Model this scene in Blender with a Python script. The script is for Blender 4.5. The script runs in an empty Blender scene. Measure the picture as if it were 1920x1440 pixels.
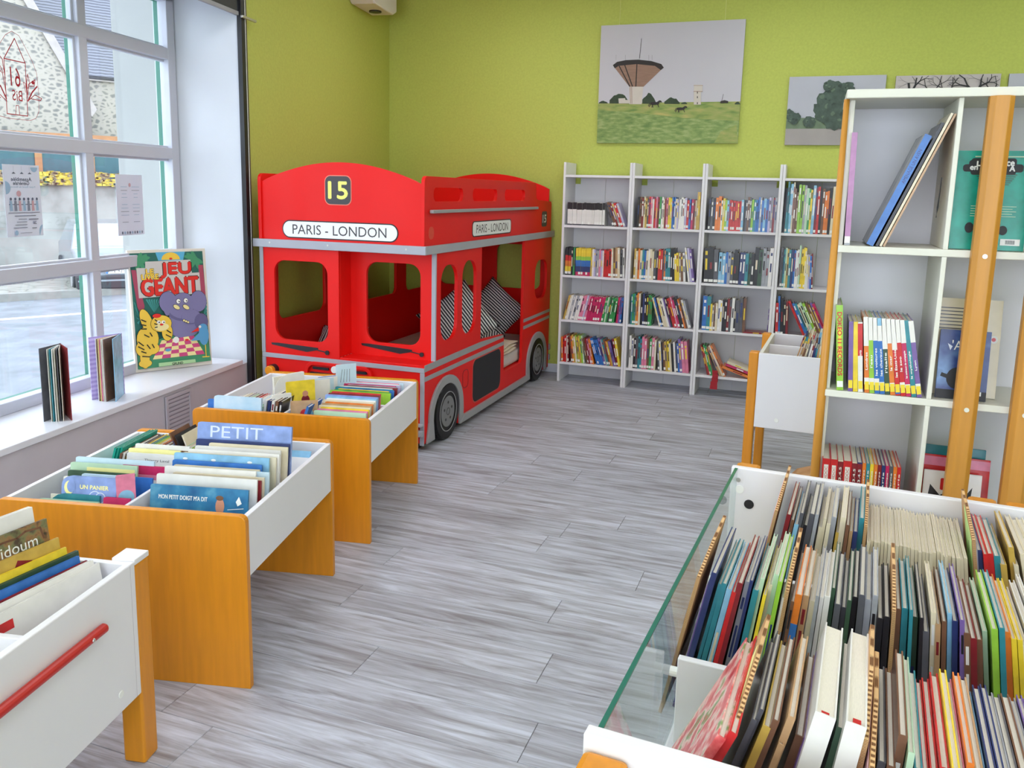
import bpy, bmesh, math, random
from mathutils import Vector, Matrix
from mathutils.geometry import tessellate_polygon
random.seed(11)
scene = bpy.context.scene
col = scene.collection
D2R = math.radians

# ------------------------------------------------------------------ camera
EYE = Vector((0, 0, 1.55))
RIGHT = Vector((0.9384721, 0.3445807, 0.0231123))
DOWN = Vector((0.0789958, -0.1490339, -0.9856716))
FWD = Vector((-0.3361989, 0.9268511, -0.1670846))
cam_data = bpy.data.cameras.new('camera')
cam = bpy.data.objects.new('camera', cam_data)
col.objects.link(cam)
rot = Matrix((RIGHT, -DOWN, -FWD)).transposed()
cam.matrix_world = Matrix.Translation(EYE) @ rot.to_4x4()
cam_data.sensor_width = 36.0
cam_data.lens = 1550.77 / 1920 * 36.0
cam_data.shift_x = (960 - 952.756) / 1920
cam_data.shift_y = (620.698 - 720) / 1920
cam_data.clip_start = 0.02
cam_data.clip_end = 200
scene.camera = cam

# ------------------------------------------------------------------ world: bright overcast sky
world = bpy.data.worlds.new('overcast_sky')
scene.world = world
world.use_nodes = True
wn = world.node_tree
bg = wn.nodes['Background']
bg.inputs['Color'].default_value = (0.83, 0.92, 1.06, 1)
bg.inputs['Strength'].default_value = 3.1
FILL_POWER = 6.0
scene.view_settings.view_transform = 'Standard'
scene.view_settings.look = 'None'
scene.view_settings.gamma = 1.0
scene.view_settings.exposure = 0.72
scene.view_settings.use_curve_mapping = False
try:
    scene.cycles.use_denoising = True
    scene.cycles.max_bounces = 8
    scene.cycles.diffuse_bounces = 4
    scene.cycles.sample_clamp_indirect = 6
except Exception:
    pass

# ------------------------------------------------------------------ materials
def lin(c):
    return tuple((v / 255 / 12.92) if v / 255 <= 0.04045 else ((v / 255 + 0.055) / 1.055) ** 2.4 for v in c)

MATS = {}
def mat(name, c, rough=0.5, var=0.08, scale=6.0, spec=0.5, bump=0.0, bscale=120.0, coat=0.0, metal=0.0, stretch=None, emit=0.0):
    if name in MATS:
        return MATS[name]
    m = bpy.data.materials.new(name)
    m.use_nodes = True
    nt = m.node_tree
    b = nt.nodes['Principled BSDF']
    b.inputs['Roughness'].default_value = rough
    b.inputs['Specular IOR Level'].default_value = spec
    b.inputs['Metallic'].default_value = metal
    b.inputs['Coat Weight'].default_value = coat
    b.inputs['Coat Roughness'].default_value = 0.12
    L = lin(c)
    tc = nt.nodes.new('ShaderNodeTexCoord')
    src = tc.outputs['Object']
    if stretch:
        mp = nt.nodes.new('ShaderNodeMapping')
        mp.inputs['Scale'].default_value = stretch
        nt.links.new(src, mp.inputs['Vector'])
        src = mp.outputs['Vector']
    n = nt.nodes.new('ShaderNodeTexNoise')
    n.inputs['Scale'].default_value = scale
    n.inputs['Detail'].default_value = 5
    nt.links.new(src, n.inputs['Vector'])
    r = nt.nodes.new('ShaderNodeValToRGB')
    lo, hi = 1 - var, 1 + var
    r.color_ramp.elements[0].position = 0.3
    r.color_ramp.elements[1].position = 0.7
    r.color_ramp.elements[0].color = (L[0] * lo, L[1] * lo, L[2] * lo, 1)
    r.color_ramp.elements[1].color = (min(1, L[0] * hi), min(1, L[1] * hi), min(1, L[2] * hi), 1)
    nt.links.new(n.outputs['Fac'], r.inputs['Fac'])
    nt.links.new(r.outputs['Color'], b.inputs['Base Color'])
    if bump:
        n2 = nt.nodes.new('ShaderNodeTexNoise')
        n2.inputs['Scale'].default_value = bscale
        n2.inputs['Detail'].default_value = 3
        nt.links.new(src, n2.inputs['Vector'])
        bp = nt.nodes.new('ShaderNodeBump')
        bp.inputs['Strength'].default_value = bump
        bp.inputs['Distance'].default_value = 0.002
        nt.links.new(n2.outputs['Fac'], bp.inputs['Height'])
        nt.links.new(bp.outputs['Normal'], b.inputs['Normal'])
    if emit:
        b.inputs['Emission Color'].default_value = (L[0], L[1], L[2], 1)
        b.inputs['Emission Strength'].default_value = emit
    MATS[name] = m
    return m

def ramp_mat(name, stops, node='NOISE', scale=5.0, rough=0.5, stretch=None, detail=4.0, bump=0.0, coat=0.0, const=False, gen=False):
    """multi-colour procedural material: a noise / voronoi / wave texture through a colour ramp"""
    if name in MATS:
        return MATS[name]
    m = bpy.data.materials.new(name)
    m.use_nodes = True
    nt = m.node_tree
    b = nt.nodes['Principled BSDF']
    b.inputs['Roughness'].default_value = rough
    b.inputs['Coat Weight'].default_value = coat
    tc = nt.nodes.new('ShaderNodeTexCoord')
    src = tc.outputs['Object']
    if stretch:
        mp = nt.nodes.new('ShaderNodeMapping')
        mp.inputs['Scale'].default_value = stretch
        nt.links.new(src, mp.inputs['Vector'])
        src = mp.outputs['Vector']
    if node == 'NOISE':
        t = nt.nodes.new('ShaderNodeTexNoise')
        t.inputs['Detail'].default_value = detail
        out = 'Fac'
    elif node == 'VORONOI':
        t = nt.nodes.new('ShaderNodeTexVoronoi')
        out = 'Color'
    elif node == 'EDGE':
        t = nt.nodes.new('ShaderNodeTexVoronoi')
        t.feature = 'DISTANCE_TO_EDGE'
        out = 'Distance'
    else:
        t = nt.nodes.new('ShaderNodeTexWave')
        t.inputs['Distortion'].default_value = detail
        t.bands_direction = node[-1]
        out = 'Fac'
    t.inputs['Scale'].default_value = scale
    nt.links.new(src, t.inputs['Vector'])
    r = nt.nodes.new('ShaderNodeValToRGB')
    if const:
        r.color_ramp.interpolation = 'CONSTANT'
    els = r.color_ramp.elements
    while len(els) < len(stops):
        els.new(0.5)
    for e, (p, c) in zip(els, stops):
        e.position = p
        e.color = (*lin(c), 1)
    nt.links.new(t.outputs[out], r.inputs['Fac'])
    nt.links.new(r.outputs['Color'], b.inputs['Base Color'])
    if bump:
        bp = nt.nodes.new('ShaderNodeBump')
        bp.inputs['Strength'].default_value = bump
        bp.inputs['Distance'].default_value = 0.004
        nt.links.new(t.outputs[out], bp.inputs['Height'])
        nt.links.new(bp.outputs['Normal'], b.inputs['Normal'])
    MATS[name] = m
    return m

def glass_mat(name, tint=(0.97, 0.99, 0.985), gloss=0.35):
    if name in MATS:
        return MATS[name]
    m = bpy.data.materials.new(name)
    m.use_nodes = True
    nt = m.node_tree
    nt.nodes.clear()
    o = nt.nodes.new('ShaderNodeOutputMaterial')
    tr = nt.nodes.new('ShaderNodeBsdfTransparent')
    tr.inputs['Color'].default_value = (*tint, 1)
    gl = nt.nodes.new('ShaderNodeBsdfGlossy')
    gl.inputs['Roughness'].default_value = 0.02
    lw = nt.nodes.new('ShaderNodeLayerWeight')
    pw = nt.nodes.new('ShaderNodeMath'); pw.operation = 'POWER'; pw.inputs[1].default_value = 4.0
    fr = nt.nodes.new('ShaderNodeMath'); fr.operation = 'MULTIPLY_ADD'; fr.inputs[1].default_value = gloss; fr.inputs[2].default_value = 0.03
    nt.links.new(lw.outputs['Facing'], pw.inputs[0]); nt.links.new(pw.outputs[0], fr.inputs[0])
    mx = nt.nodes.new('ShaderNodeMixShader')
    nt.links.new(fr.outputs[0], mx.inputs[0])
    nt.links.new(tr.outputs[0], mx.inputs[1])
    nt.links.new(gl.outputs[0], mx.inputs[2])
    nt.links.new(mx.outputs[0], o.inputs[0])
    MATS[name] = m
    return m

# ------------------------------------------------------------------ mesh helpers
class MB:
    def __init__(s):
        s.v = []; s.f = []; s.m = []; s.T = None
    def add(s, pts, faces, m=0):
        o = len(s.v)
        for p in pts:
            p = Vector(p)
            s.v.append(s.T @ p if s.T else p)
        for f in faces:
            s.f.append([i + o for i in f]); s.m.append(m)
    def box(s, x0, y0, z0, x1, y1, z1, m=0):
        s.add([(x0, y0, z0), (x1, y0, z0), (x1, y1, z0), (x0, y1, z0), (x0, y0, z1), (x1, y0, z1), (x1, y1, z1), (x0, y1, z1)],
              [(0, 3, 2, 1), (4, 5, 6, 7), (0, 1, 5, 4), (1, 2, 6, 5), (2, 3, 7, 6), (3, 0, 4, 7)], m)
        return s
    def prism(s, outer, holes, axis, a, b, m=0, ms=None):
        """polygon with holes, extruded along axis from a to b; x:(y,z)  y:(x,z)  z:(x,y)"""
        ms = m if ms is None else ms
        def P(p, w):
            return {'x': (w, p[0], p[1]), 'y': (p[0], w, p[1]), 'z': (p[0], p[1], w)}[axis]
        loops = [list(outer)] + [list(h) for h in holes]
        tri = tessellate_polygon([[Vector((p[0], p[1], 0)) for p in l] for l in loops])
        flat = [p for l in loops for p in l]
        n = len(flat)
        pts = [P(p, a) for p in flat] + [P(p, b) for p in flat]
        s.add(pts, [tuple(t) for t in tri] + [(t[2] + n, t[1] + n, t[0] + n) for t in tri], m)
        o = len(s.v) - 2 * n
        k = 0
        for l in loops:
            q = len(l)
            for i in range(q):
                j = (i + 1) % q
                s.f.append([o + k + i, o + k + j, o + n + k + j, o + n + k + i]); s.m.append(ms)
            k += q
        return s
    def flat(s, pts, m=0):
        """a flat polygon from 3-D points lying in a plane (tessellated)"""
        pts = [Vector(p) for p in pts]
        n = Vector((0, 0, 0))
        for i in range(len(pts)):
            n += pts[i].cross(pts[(i + 1) % len(pts)])
        s.add(pts, [tuple(t) for t in tessellate_polygon([pts])], m)
        return s
    def cyl(s, c, axis, r, h, n=20, m=0, r2=None, mc=None):
        r2 = r if r2 is None else r2
        mc = m if mc is None else mc
        pts = []
        for k, (rr, w) in enumerate(((r, 0), (r2, h))):
            for i in range(n):
                t = 2 * math.pi * i / n
                a, b = rr * math.cos(t), rr * math.sin(t)
                pts.append({'x': (c[0] + w, c[1] + a, c[2] + b), 'y': (c[0] + a, c[1] + w, c[2] + b), 'z': (c[0] + a, c[1] + b, c[2] + w)}[axis])
        s.add(pts, [(i, (i + 1) % n, n + (i + 1) % n, n + i) for i in range(n)], m)
        o = len(s.v) - 2 * n
        s.f.append(list(range(o + n - 1, o - 1, -1))); s.m.append(mc)
        s.f.append(list(range(o + n, o + 2 * n))); s.m.append(mc)
        return s
    def lathe(s, c, axis, prof, n=28, m=0):
        """profile of (radius, offset along axis) revolved, closed when the profile returns"""
        k = len(prof)
        pts = []
        for i in range(n):
            t = 2 * math.pi * i / n
            for (r, w) in prof:
                a, b = r * math.cos(t), r * math.sin(t)
                pts.append({'x': (c[0] + w, c[1] + a, c[2] + b), 'y': (c[0] + a, c[1] + w, c[2] + b), 'z': (c[0] + a, c[1] + b, c[2] + w)}[axis])
        s.add(pts, [(i * k + j, ((i + 1) % n) * k + j, ((i + 1) % n) * k + (j + 1) % k, i * k + (j + 1) % k) for i in range(n) for j in range(k)], m)
        return s
    def tube(s, path, r, n=6, m=0, closed=False):
        path = [Vector(p) for p in path]
        k = len(path)
        pts = []
        for i, p in enumerate(path):
            a = path[max(0, i - 1)]; b = path[min(k - 1, i + 1)]
            d = (b - a).normalized() if (b - a).length > 1e-9 else Vector((0, 0, 1))
            u = d.cross(Vector((0, 0, 1)))
            if u.length < 0.05:
                u = d.cross(Vector((1, 0, 0)))
            u.normalize(); w = d.cross(u)
            rr = r[i] if isinstance(r, (list, tuple)) else r
            for j in range(n):
                t = 2 * math.pi * j / n
                pts.append(p + u * rr * math.cos(t) + w * rr * math.sin(t))
        fs = [(i * n + j, i * n + (j + 1) % n, (i + 1) * n + (j + 1) % n, (i + 1) * n + j) for i in range(k - 1) for j in range(n)]
        fs += [tuple(range(n - 1, -1, -1)), tuple(range((k - 1) * n, k * n))]
        s.add(pts, fs, m)
        return s
    def build(s, name, mats, parent=None, origin=None, bevel=0.0, smooth=False, fix=True, seg=2):
        o = Vector(origin) if origin is not None else Vector((0, 0, 0))
        me = bpy.data.meshes.new(name)
        me.from_pydata([tuple(v - o) for v in s.v], [], s.f)
        if not isinstance(mats, (list, tuple)):
            mats = [mats]
        for m in mats:
            me.materials.append(MATS[m] if isinstance(m, str) else m)
        if len(mats) > 1:
            me.polygons.foreach_set('material_index', s.m)
        if fix:
            bm = bmesh.new(); bm.from_mesh(me)
            bmesh.ops.recalc_face_normals(bm, faces=bm.faces)
            bm.to_mesh(me); bm.free()
        if smooth:
            me.polygons.foreach_set('use_smooth', [True] * len(me.polygons))
        me.update()
        ob = bpy.data.objects.new(name, me)
        col.objects.link(ob)
        if parent is not None:
            ob.parent = parent
        else:
            ob.location = o
        if bevel:
            bv = ob.modifiers.new('bevel', 'BEVEL')
            bv.width = bevel; bv.segments = seg; bv.limit_method = 'ANGLE'; bv.angle_limit = D2R(40)
        return ob

def rrect(x0, z0, x1, z1, r, n=5):
    out = []
    for cx, cz, a0 in ((x1 - r, z0 + r, -90), (x1 - r, z1 - r, 0), (x0 + r, z1 - r, 90), (x0 + r, z0 + r, 180)):
        for i in range(n + 1):
            t = D2R(a0 + 90 * i / n)
            out.append((cx + r * math.cos(t), cz + r * math.sin(t)))
    return out

def tag(o, label, cat, group=None):
    o['label'] = label; o['category'] = cat
    if group:
        o['group'] = group
    return o
def struct(o):
    o['kind'] = 'structure'
    return o
def thing(name, label, cat, loc=(0, 0, 0), rotz=0.0, group=None):
    o = bpy.data.objects.new(name, None)
    o.empty_display_size = 0.1
    col.objects.link(o)
    o.location = loc; o.rotation_euler = (0, 0, rotz)
    return tag(o, label, cat, group)

TEXT_CACHE = {}
def text_data(s):
    if s not in TEXT_CACHE:
        cu = bpy.data.curves.new('lettering', 'FONT')
        cu.body = s; cu.size = 1.0; cu.resolution_u = 3
        ob = bpy.data.objects.new('lettering', cu)
        me = bpy.data.meshes.new_from_object(ob)
        vs = [v.co.copy() for v in me.vertices]
        fs = [tuple(p.vertices) for p in me.polygons]
        bpy.data.objects.remove(ob); bpy.data.curves.remove(cu); bpy.data.meshes.remove(me)
        xs = [v.x for v in vs]; ys = [v.y for v in vs]
        TEXT_CACHE[s] = (vs, fs, min(xs), max(xs), min(ys), max(ys))
    return TEXT_CACHE[s]
def put_text(mb, s, o, xd, yd, w, h, m=0, bold=0.0, lift=0.0):
    """flat lettering centred at o, along xd / yd, filling w x h"""
    vs, fs, x0, x1, y0, y1 = text_data(s)
    o, xd, yd = Vector(o), Vector(xd).normalized(), Vector(yd).normalized()
    nrm = xd.cross(yd)
    if w is None:
        w = h * (x1 - x0) / (y1 - y0)
    offs = [(0, 0)] if not bold else [(-bold, 0), (bold, 0), (0, bold), (0, -bold)]
    for dx, dy in offs:
        mb.add([o + xd * (((v.x - x0) / (x1 - x0) - 0.5) * w + dx) + yd * (((v.y - y0) / (y1 - y0) - 0.5) * h + dy) + nrm * (lift + 0.00003 * (dx + 2 * dy) / (bold or 1)) for v in vs], fs, m)
def lettering(parent, s, o, xd, yd, w, h, m, bold=0.0, name='lettering'):
    mb = MB(); put_text(mb, s, o, xd, yd, w, h, 0, bold)
    return mb.build(name, m, parent, fix=False)
class Print:
    """flat printed shapes on a plane: origin, x and y directions, outward normal; layers are 0.15 mm apart"""
    def __init__(s, o, xd, yd, nrm=None, step=0.00015):
        s.o, s.x, s.y = Vector(o), Vector(xd).normalized(), Vector(yd).normalized()
        s.n = Vector(nrm).normalized() if nrm is not None else s.x.cross(s.y)
        s.mb = MB(); s.mats = []; s.k = 0; s.step = step
    def mi(s, m):
        if m not in s.mats:
            s.mats.append(m)
        return s.mats.index(m)
    def P(s, u, v):
        return s.o + s.x * u + s.y * v + s.n * (s.step * s.k)
    def poly(s, pts, m):
        s.k += 1
        s.mb.flat([s.P(*p) for p in pts], s.mi(m)); return s
    def rect(s, u0, v0, u1, v1, m):
        return s.poly([(u0, v0), (u1, v0), (u1, v1), (u0, v1)], m)
    def disc(s, u, v, r, m, rv=None, a0=0, a1=360, n=18, rot=0.0):
        rv = r if rv is None else rv
        c, q = math.cos(rot), math.sin(rot)
        pts = []
        for i in range(n + (0 if a1 - a0 >= 360 else 1)):
            t = D2R(a0 + (a1 - a0) * i / n)
            a, b = r * math.cos(t), rv * math.sin(t)
            pts.append((u + a * c - b * q, v + a * q + b * c))
        return s.poly(pts, m)
    def line(s, pts, w, m):
        s.k += 1
        k = s.mi(m)
        for (a, b) in zip(pts[:-1], pts[1:]):
            d = Vector((b[0] - a[0], b[1] - a[1])); L = d.length
            if L < 1e-9:
                continue
            d /= L; e = Vector((-d.y, d.x)) * (w / 2); d = d * (w * 0.3)
            q = [(a[0] - d.x + e.x, a[1] - d.y + e.y), (b[0] + d.x + e.x, b[1] + d.y + e.y), (b[0] + d.x - e.x, b[1] + d.y - e.y), (a[0] - d.x - e.x, a[1] - d.y - e.y)]
            s.mb.add([s.P(*p) for p in q], [(0, 1, 2, 3)], k)
        return s
    def text(s, t, u, v, w, h, m, bold=0.0):
        s.k += 1
        put_text(s.mb, t, s.P(u, v), s.x, s.y, w, h, s.mi(m), bold); return s
    def build(s, name, parent):
        if not s.mb.f:
            return None
        return s.mb.build(name, s.mats, COVER.get(parent.name, parent), fix=False)
COVER = {}

# ------------------------------------------------------------------ palette
wall_green = mat('wall_green', (191, 201, 101), 0.75, 0.05, 60, 0.25, 0.25, 350)
white_lam = mat('white_laminate', (232, 230, 234), 0.45, 0.015, 4, 0.4)
cream_lam = mat('cream_laminate', (228, 227, 216), 0.45, 0.015, 4, 0.4)
white_paint = mat('white_paint', (214, 218, 226), 0.6, 0.015, 5, 0.3)
sill_white = mat('sill_white', (226, 227, 234), 0.3, 0.01, 5, 0.5)
grey_panel = mat('grey_panel', (196, 190, 196), 0.6, 0.04, 5, 0.3)
frame_white = mat('frame_white', (196, 198, 210), 0.4, 0.02, 5, 0.4)
frame_green = mat('frame_green', (60, 122, 104), 0.5, 0.05, 5, 0.4)
orange_wood = mat('orange_wood', (216, 138, 18), 0.42, 0.09, 5, 0.45, 0.0, 120, 0.15, 0, (9, 9, 0.8))
post_wood = mat('post_wood', (204, 142, 54), 0.42, 0.08, 5, 0.45, 0.0, 120, 0.1, 0, (9, 9, 0.8))
orange_edge = mat('orange_edge', (226, 160, 78), 0.4, 0.10, 9, 0.45)
black_metal = mat('black_metal', (26, 26, 30), 0.4, 0.05, 8)
dark_fabric = mat('dark_blind_fabric', (66, 68, 66), 0.8, 0.06, 30)
grey_metal = mat('grey_metal', (158, 158, 162), 0.4, 0.04, 8, 0.5)
bus_red = mat('bus_red', (232, 22, 18), 0.45, 0.03, 3, 0.25, 0, 120, 0.04)
bus_silver = mat('bus_silver', (168, 170, 180), 0.42, 0.03, 6, 0.5)
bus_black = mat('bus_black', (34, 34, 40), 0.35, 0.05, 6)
chalk_black = mat('chalkboard_black', (30, 31, 38), 0.6, 0.12, 4)
tyre_black = mat('tyre_black', (9, 9, 10), 0.28, 0.05, 6, 0.25)
page = mat('page_paper', (226, 219, 204), 0.8, 0.08, 30, 0.2, 0, 120, 0, 0, (90, 4, 4))
print_white = mat('print_white', (240, 240, 240), 0.5, 0.01, 5)
print_black = mat('print_black', (28, 27, 30), 0.5, 0.02, 5)
label_white = mat('label_white', (240, 240, 236), 0.5, 0.01, 5)
label_yellow = mat('label_yellow', (240, 214, 50), 0.5, 0.02, 5)
note_green = mat('note_green', (196, 232, 150), 0.6, 0.03, 20)
note_pink = mat('note_pink', (240, 196, 208), 0.6, 0.03, 20)
note_yellow = mat('note_yellow', (244, 236, 160), 0.6, 0.03, 20)
steel = mat('steel', (200, 198, 190), 0.3, 0.02, 8, 0.5, 0, 120, 0, 0.8)
glass = glass_mat('window_glass')
glass_edge = mat('glass_edge_green', (40, 108, 92), 0.15, 0.05, 4, 0.5)
cardboard = ramp_mat('corrugated_cardboard', [(0.35, (176, 128, 82)), (0.6, (206, 160, 112))], 'NOISE', 9.0, 0.8)
corrugation = ramp_mat('cardboard_flutes', [(0.3, (120, 80, 45)), (0.7, (222, 182, 130))], 'WAVE_Z', 150.0, 0.85, None, 1.0)

COLN = {
 'W': ('white', (234, 231, 227)), 'K': ('black', (38, 36, 42)), 'R': ('red', (202, 42, 44)), 'r': ('dark red', (132, 36, 44)),
 'P': ('pink', (222, 128, 158)), 'M': ('magenta', (196, 42, 96)), 'O': ('orange', (228, 126, 50)), 'Y': ('yellow', (236, 206, 56)),
 'y': ('ochre', (200, 166, 78)), 'G': ('green', (58, 152, 84)), 'g': ('dark green', (58, 84, 66)), 'L': ('lime green', (150, 200, 66)),
 'T': ('teal', (52, 136, 150)), 'B': ('blue', (52, 112, 190)), 'b': ('navy blue', (46, 58, 110)), 'C': ('light blue', (136, 188, 220)),
 'V': ('violet', (122, 96, 162)), 'N': ('brown', (118, 82, 62)), 'E': ('cream', (224, 212, 184)), 'S': ('grey', (160, 162, 170)),
 'D': ('dark grey', (88, 88, 96)), 'A': ('tan', (190, 152, 112)), 'J': ('pale green', (186, 214, 184)), 'I': ('lilac', (188, 180, 214)),
 'c': ('pale blue', (200, 222, 236)), 't': ('turquoise', (24, 160, 140)), 'p': ('periwinkle', (138, 160, 216)), 'm': ('mauve', (176, 120, 168))}
for k_, (n_, c_) in COLN.items():
    mat('cover_' + n_.replace(' ', '_'), c_, 0.27, 0.05 if min(c_) > 170 else 0.20, 18, 0.5)
def cv(k):
    return 'cover_' + COLN[k][0].replace(' ', '_')
ramp_mat('cover_red_floral', [(0.3, (200, 40, 50)), (0.45, (226, 110, 110)), (0.55, (240, 200, 190)), (0.62, (120, 160, 90)), (0.7, (210, 50, 60))], 'NOISE', 24, 0.3)
ramp_mat('cover_map', [(0.35, (60, 50, 40)), (0.45, (150, 110, 70)), (0.55, (120, 120, 80)), (0.65, (80, 64, 50))], 'NOISE', 30, 0.4)
ramp_mat('cover_night', [(0.3, (20, 22, 52)), (0.5, (40, 64, 130)), (0.62, (110, 150, 200)), (0.7, (24, 26, 60))], 'NOISE', 5, 0.3)
ORD = ['zeroth', 'first', 'second', 'third', 'fourth', 'fifth', 'sixth', 'seventh', 'eighth', 'ninth', 'tenth', 'eleventh', 'twelfth', 'thirteenth', 'fourteenth', 'fifteenth', 'sixteenth', 'seventeenth', 'eighteenth', 'nineteenth', 'twentieth']
for i_ in range(21, 90):
    ORD.append({2: 'twenty', 3: 'thirty', 4: 'forty', 5: 'fifty', 6: 'sixty', 7: 'seventy', 8: 'eighty'}[i_ // 10] + ('-' + ORD[i_ % 10] if i_ % 10 else 'eth'))
for a_, b_ in (('thirty', 'thirtieth'), ('forty', 'fortieth'), ('fifty', 'fiftieth'), ('sixty', 'sixtieth')):
    ORD[ORD.index(a_ + 'eth')] = b_
# ------------------------------------------------------------------ room shell
YB = 6.78                       # back wall plane
P0 = Vector((-3.638, 6.78, 0))  # corner of back wall and window wall
WU = Vector((0.14197, -0.98987, 0))   # along the window wall, towards the viewer
WN = Vector((-0.98987, -0.14197, 0))  # outwards
UPZ = Vector((0, 0, 1))
WT = Matrix(((WU.x, WN.x, 0, P0.x), (WU.y, WN.y, 0, P0.y), (0, 0, 1, 0), (0, 0, 0, 1)))
def W(s, n, z):
    return P0 + WU * s + WN * n + UPZ * z
CEIL = 3.2

# floor: base slab and separate vinyl planks
def floor_material():
    m = bpy.data.materials.new('grey_oak_vinyl')
    m.use_nodes = True
    nt = m.node_tree
    b = nt.nodes['Principled BSDF']
    b.inputs['Roughness'].default_value = 0.42
    b.inputs['Specular IOR Level'].default_value = 0.35
    tc = nt.nodes.new('ShaderNodeTexCoord')
    oi = nt.nodes.new('ShaderNodeObjectInfo')
    off = nt.nodes.new('ShaderNodeVectorMath'); off.operation = 'SCALE'; off.inputs[0].default_value = (37, 19, 7)
    nt.links.new(oi.outputs['Random'], off.inputs['Scale'])
    ad = nt.nodes.new('ShaderNodeVectorMath'); ad.operation = 'ADD'
    nt.links.new(tc.outputs['Object'], ad.inputs[0]); nt.links.new(off.outputs[0], ad.inputs[1])
    mp = nt.nodes.new('ShaderNodeMapping'); mp.inputs['Scale'].default_value = (1.3, 14, 1)
    nt.links.new(ad.outputs[0], mp.inputs['Vector'])
    n1 = nt.nodes.new('ShaderNodeTexNoise'); n1.inputs['Scale'].default_value = 2.2; n1.inputs['Detail'].default_value = 9; n1.inputs['Roughness'].default_value = 0.6; n1.inputs['Distortion'].default_value = 0.8
    nt.links.new(mp.outputs[0], n1.inputs['Vector'])
    r = nt.nodes.new('ShaderNodeValToRGB')
    st = [(0.22, (118, 112, 116)), (0.38, (154, 152, 158)), (0.52, (180, 182, 192)), (0.68, (204, 208, 220))]
    while len(r.color_ramp.elements) < 4:
        r.color_ramp.elements.new(0.5)
    for e, (p, c) in zip(r.color_ramp.elements, st):
        e.position = p; e.color = (*lin(c), 1)
    nt.links.new(n1.outputs['Fac'], r.inputs['Fac'])
    mp2 = nt.nodes.new('ShaderNodeMapping'); mp2.inputs['Scale'].default_value = (3, 75, 1)
    nt.links.new(ad.outputs[0], mp2.inputs['Vector'])
    n2 = nt.nodes.new('ShaderNodeTexNoise'); n2.inputs['Scale'].default_value = 2.4; n2.inputs['Detail'].default_value = 8; n2.inputs['Roughness'].default_value = 0.7; n2.inputs['Distortion'].default_value = 0.6
    nt.links.new(mp2.outputs[0], n2.inputs['Vector'])
    hs = nt.nodes.new('ShaderNodeHueSaturation')
    v = nt.nodes.new('ShaderNodeMath'); v.operation = 'MULTIPLY_ADD'
    nt.links.new(oi.outputs['Random'], v.inputs[0]); v.inputs[1].default_value = 0.16; v.inputs[2].default_value = 0.58
    v2 = nt.nodes.new('ShaderNodeMath'); v2.operation = 'MULTIPLY_ADD'
    nt.links.new(n2.outputs['Fac'], v2.inputs[0]); v2.inputs[1].default_value = 0.62
    nt.links.new(v.outputs[0], v2.inputs[2])
    nt.links.new(v2.outputs[0], hs.inputs['Value'])
    nt.links.new(r.outputs['Color'], hs.inputs['Color'])
    nt.links.new(hs.outputs['Color'], b.inputs['Base Color'])
    bp = nt.nodes.new('ShaderNodeBump'); bp.inputs['Strength'].default_value = 0.12; bp.inputs['Distance'].default_value = 0.002
    nt.links.new(n2.outputs['Fac'], bp.inputs['Height']); nt.links.new(bp.outputs['Normal'], b.inputs['Normal'])
    MATS['grey_oak_vinyl'] = m
floor_material()
mat('floor_joint', (110, 104, 104), 0.8, 0.05)
def wall_x(y):
    return P0.x + (P0.y - y) * 0.14197 / 0.98987
fl = MB()
fl.prism([(wall_x(-3.2), -3.2), (3.4, -3.2), (3.4, YB), (P0.x, YB)], [], 'z', -0.06, -0.003)
floor = struct(fl.build('floor', 'floor_joint'))
floor['label'] = 'grey wood-look vinyl plank floor of the reading room'
PW, PL = 0.186, 1.24
plank_cache = {}
row = 0
y = YB - 0.002
rnd = random.Random(5)
while y > -0.6:
    x = wall_x(y) - 0.0 - rnd.random() * PL
    y0 = y - PW
    while x < 2.6:
        xa = max(x, wall_x(y - PW / 2) + 0.012); xb = min(x + PL, 3.39)
        if xb - xa > 0.02:
            key = round(xb - xa, 3)
            if key not in plank_cache:
                g = 0.0006
                mb = MB()
                L_, w_ = key / 2 - g, PW / 2 - g
                c = 0.0010
                mb.add([(-L_, -w_, -0.002), (L_, -w_, -0.002), (L_, w_, -0.002), (-L_, w_, -0.002), (-L_ + c, -w_ + c, 0), (L_ - c, -w_ + c, 0), (L_ - c, w_ - c, 0), (-L_ + c, w_ - c, 0)],
                       [(4, 5, 6, 7), (0, 1, 5, 4), (1, 2, 6, 5), (2, 3, 7, 6), (3, 0, 4, 7)])
                ob = mb.build('plank', 'grey_oak_vinyl', floor, fix=False)
                plank_cache[key] = ob.data
            else:
                ob = bpy.data.objects.new('plank', plank_cache[key]); col.objects.link(ob); ob.parent = floor
            ob.location = ((xa + xb) / 2, y - PW / 2, 0)
        x += PL
    y -= PW
    row += 1

# back wall, right wall, ceiling
struct(MB().box(-3.9, YB, 0, 3.5, YB + 0.15, CEIL).build('wall_back', wall_green))
struct(MB().box(3.4, -3.2, 0, 3.55, YB, CEIL).build('wall_right', wall_green))
wr_ = MB().prism([(-4.4, 0.0), (3.4, 0.0), (3.4, CEIL), (-4.4, CEIL)], [[(-3.9, 0.45), (3.1, 0.45), (3.1, 2.95), (-3.9, 2.95)]], 'y', -3.35, -3.2)
struct(wr_.build('wall_rear', wall_green))
mat('ceiling_white', (236, 236, 234), 0.8, 0.02)
struct(MB().box(-4.2, -3.2, CEIL, 3.55, YB + 0.15, CEIL + 0.08).build('ceiling', 'ceiling_white'))
struct(MB().box(P0.x + 0.01, YB - 0.012, 0, 3.4, YB - 0.0005, 0.075).build('baseboard_back', white_paint, bevel=0.003))
bl = MB(); bl.T = WT; bl.box(0.02, -0.012, 0, 2.50, -0.0005, 0.075)
struct(bl.build('baseboard_left', white_paint, bevel=0.003))

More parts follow.
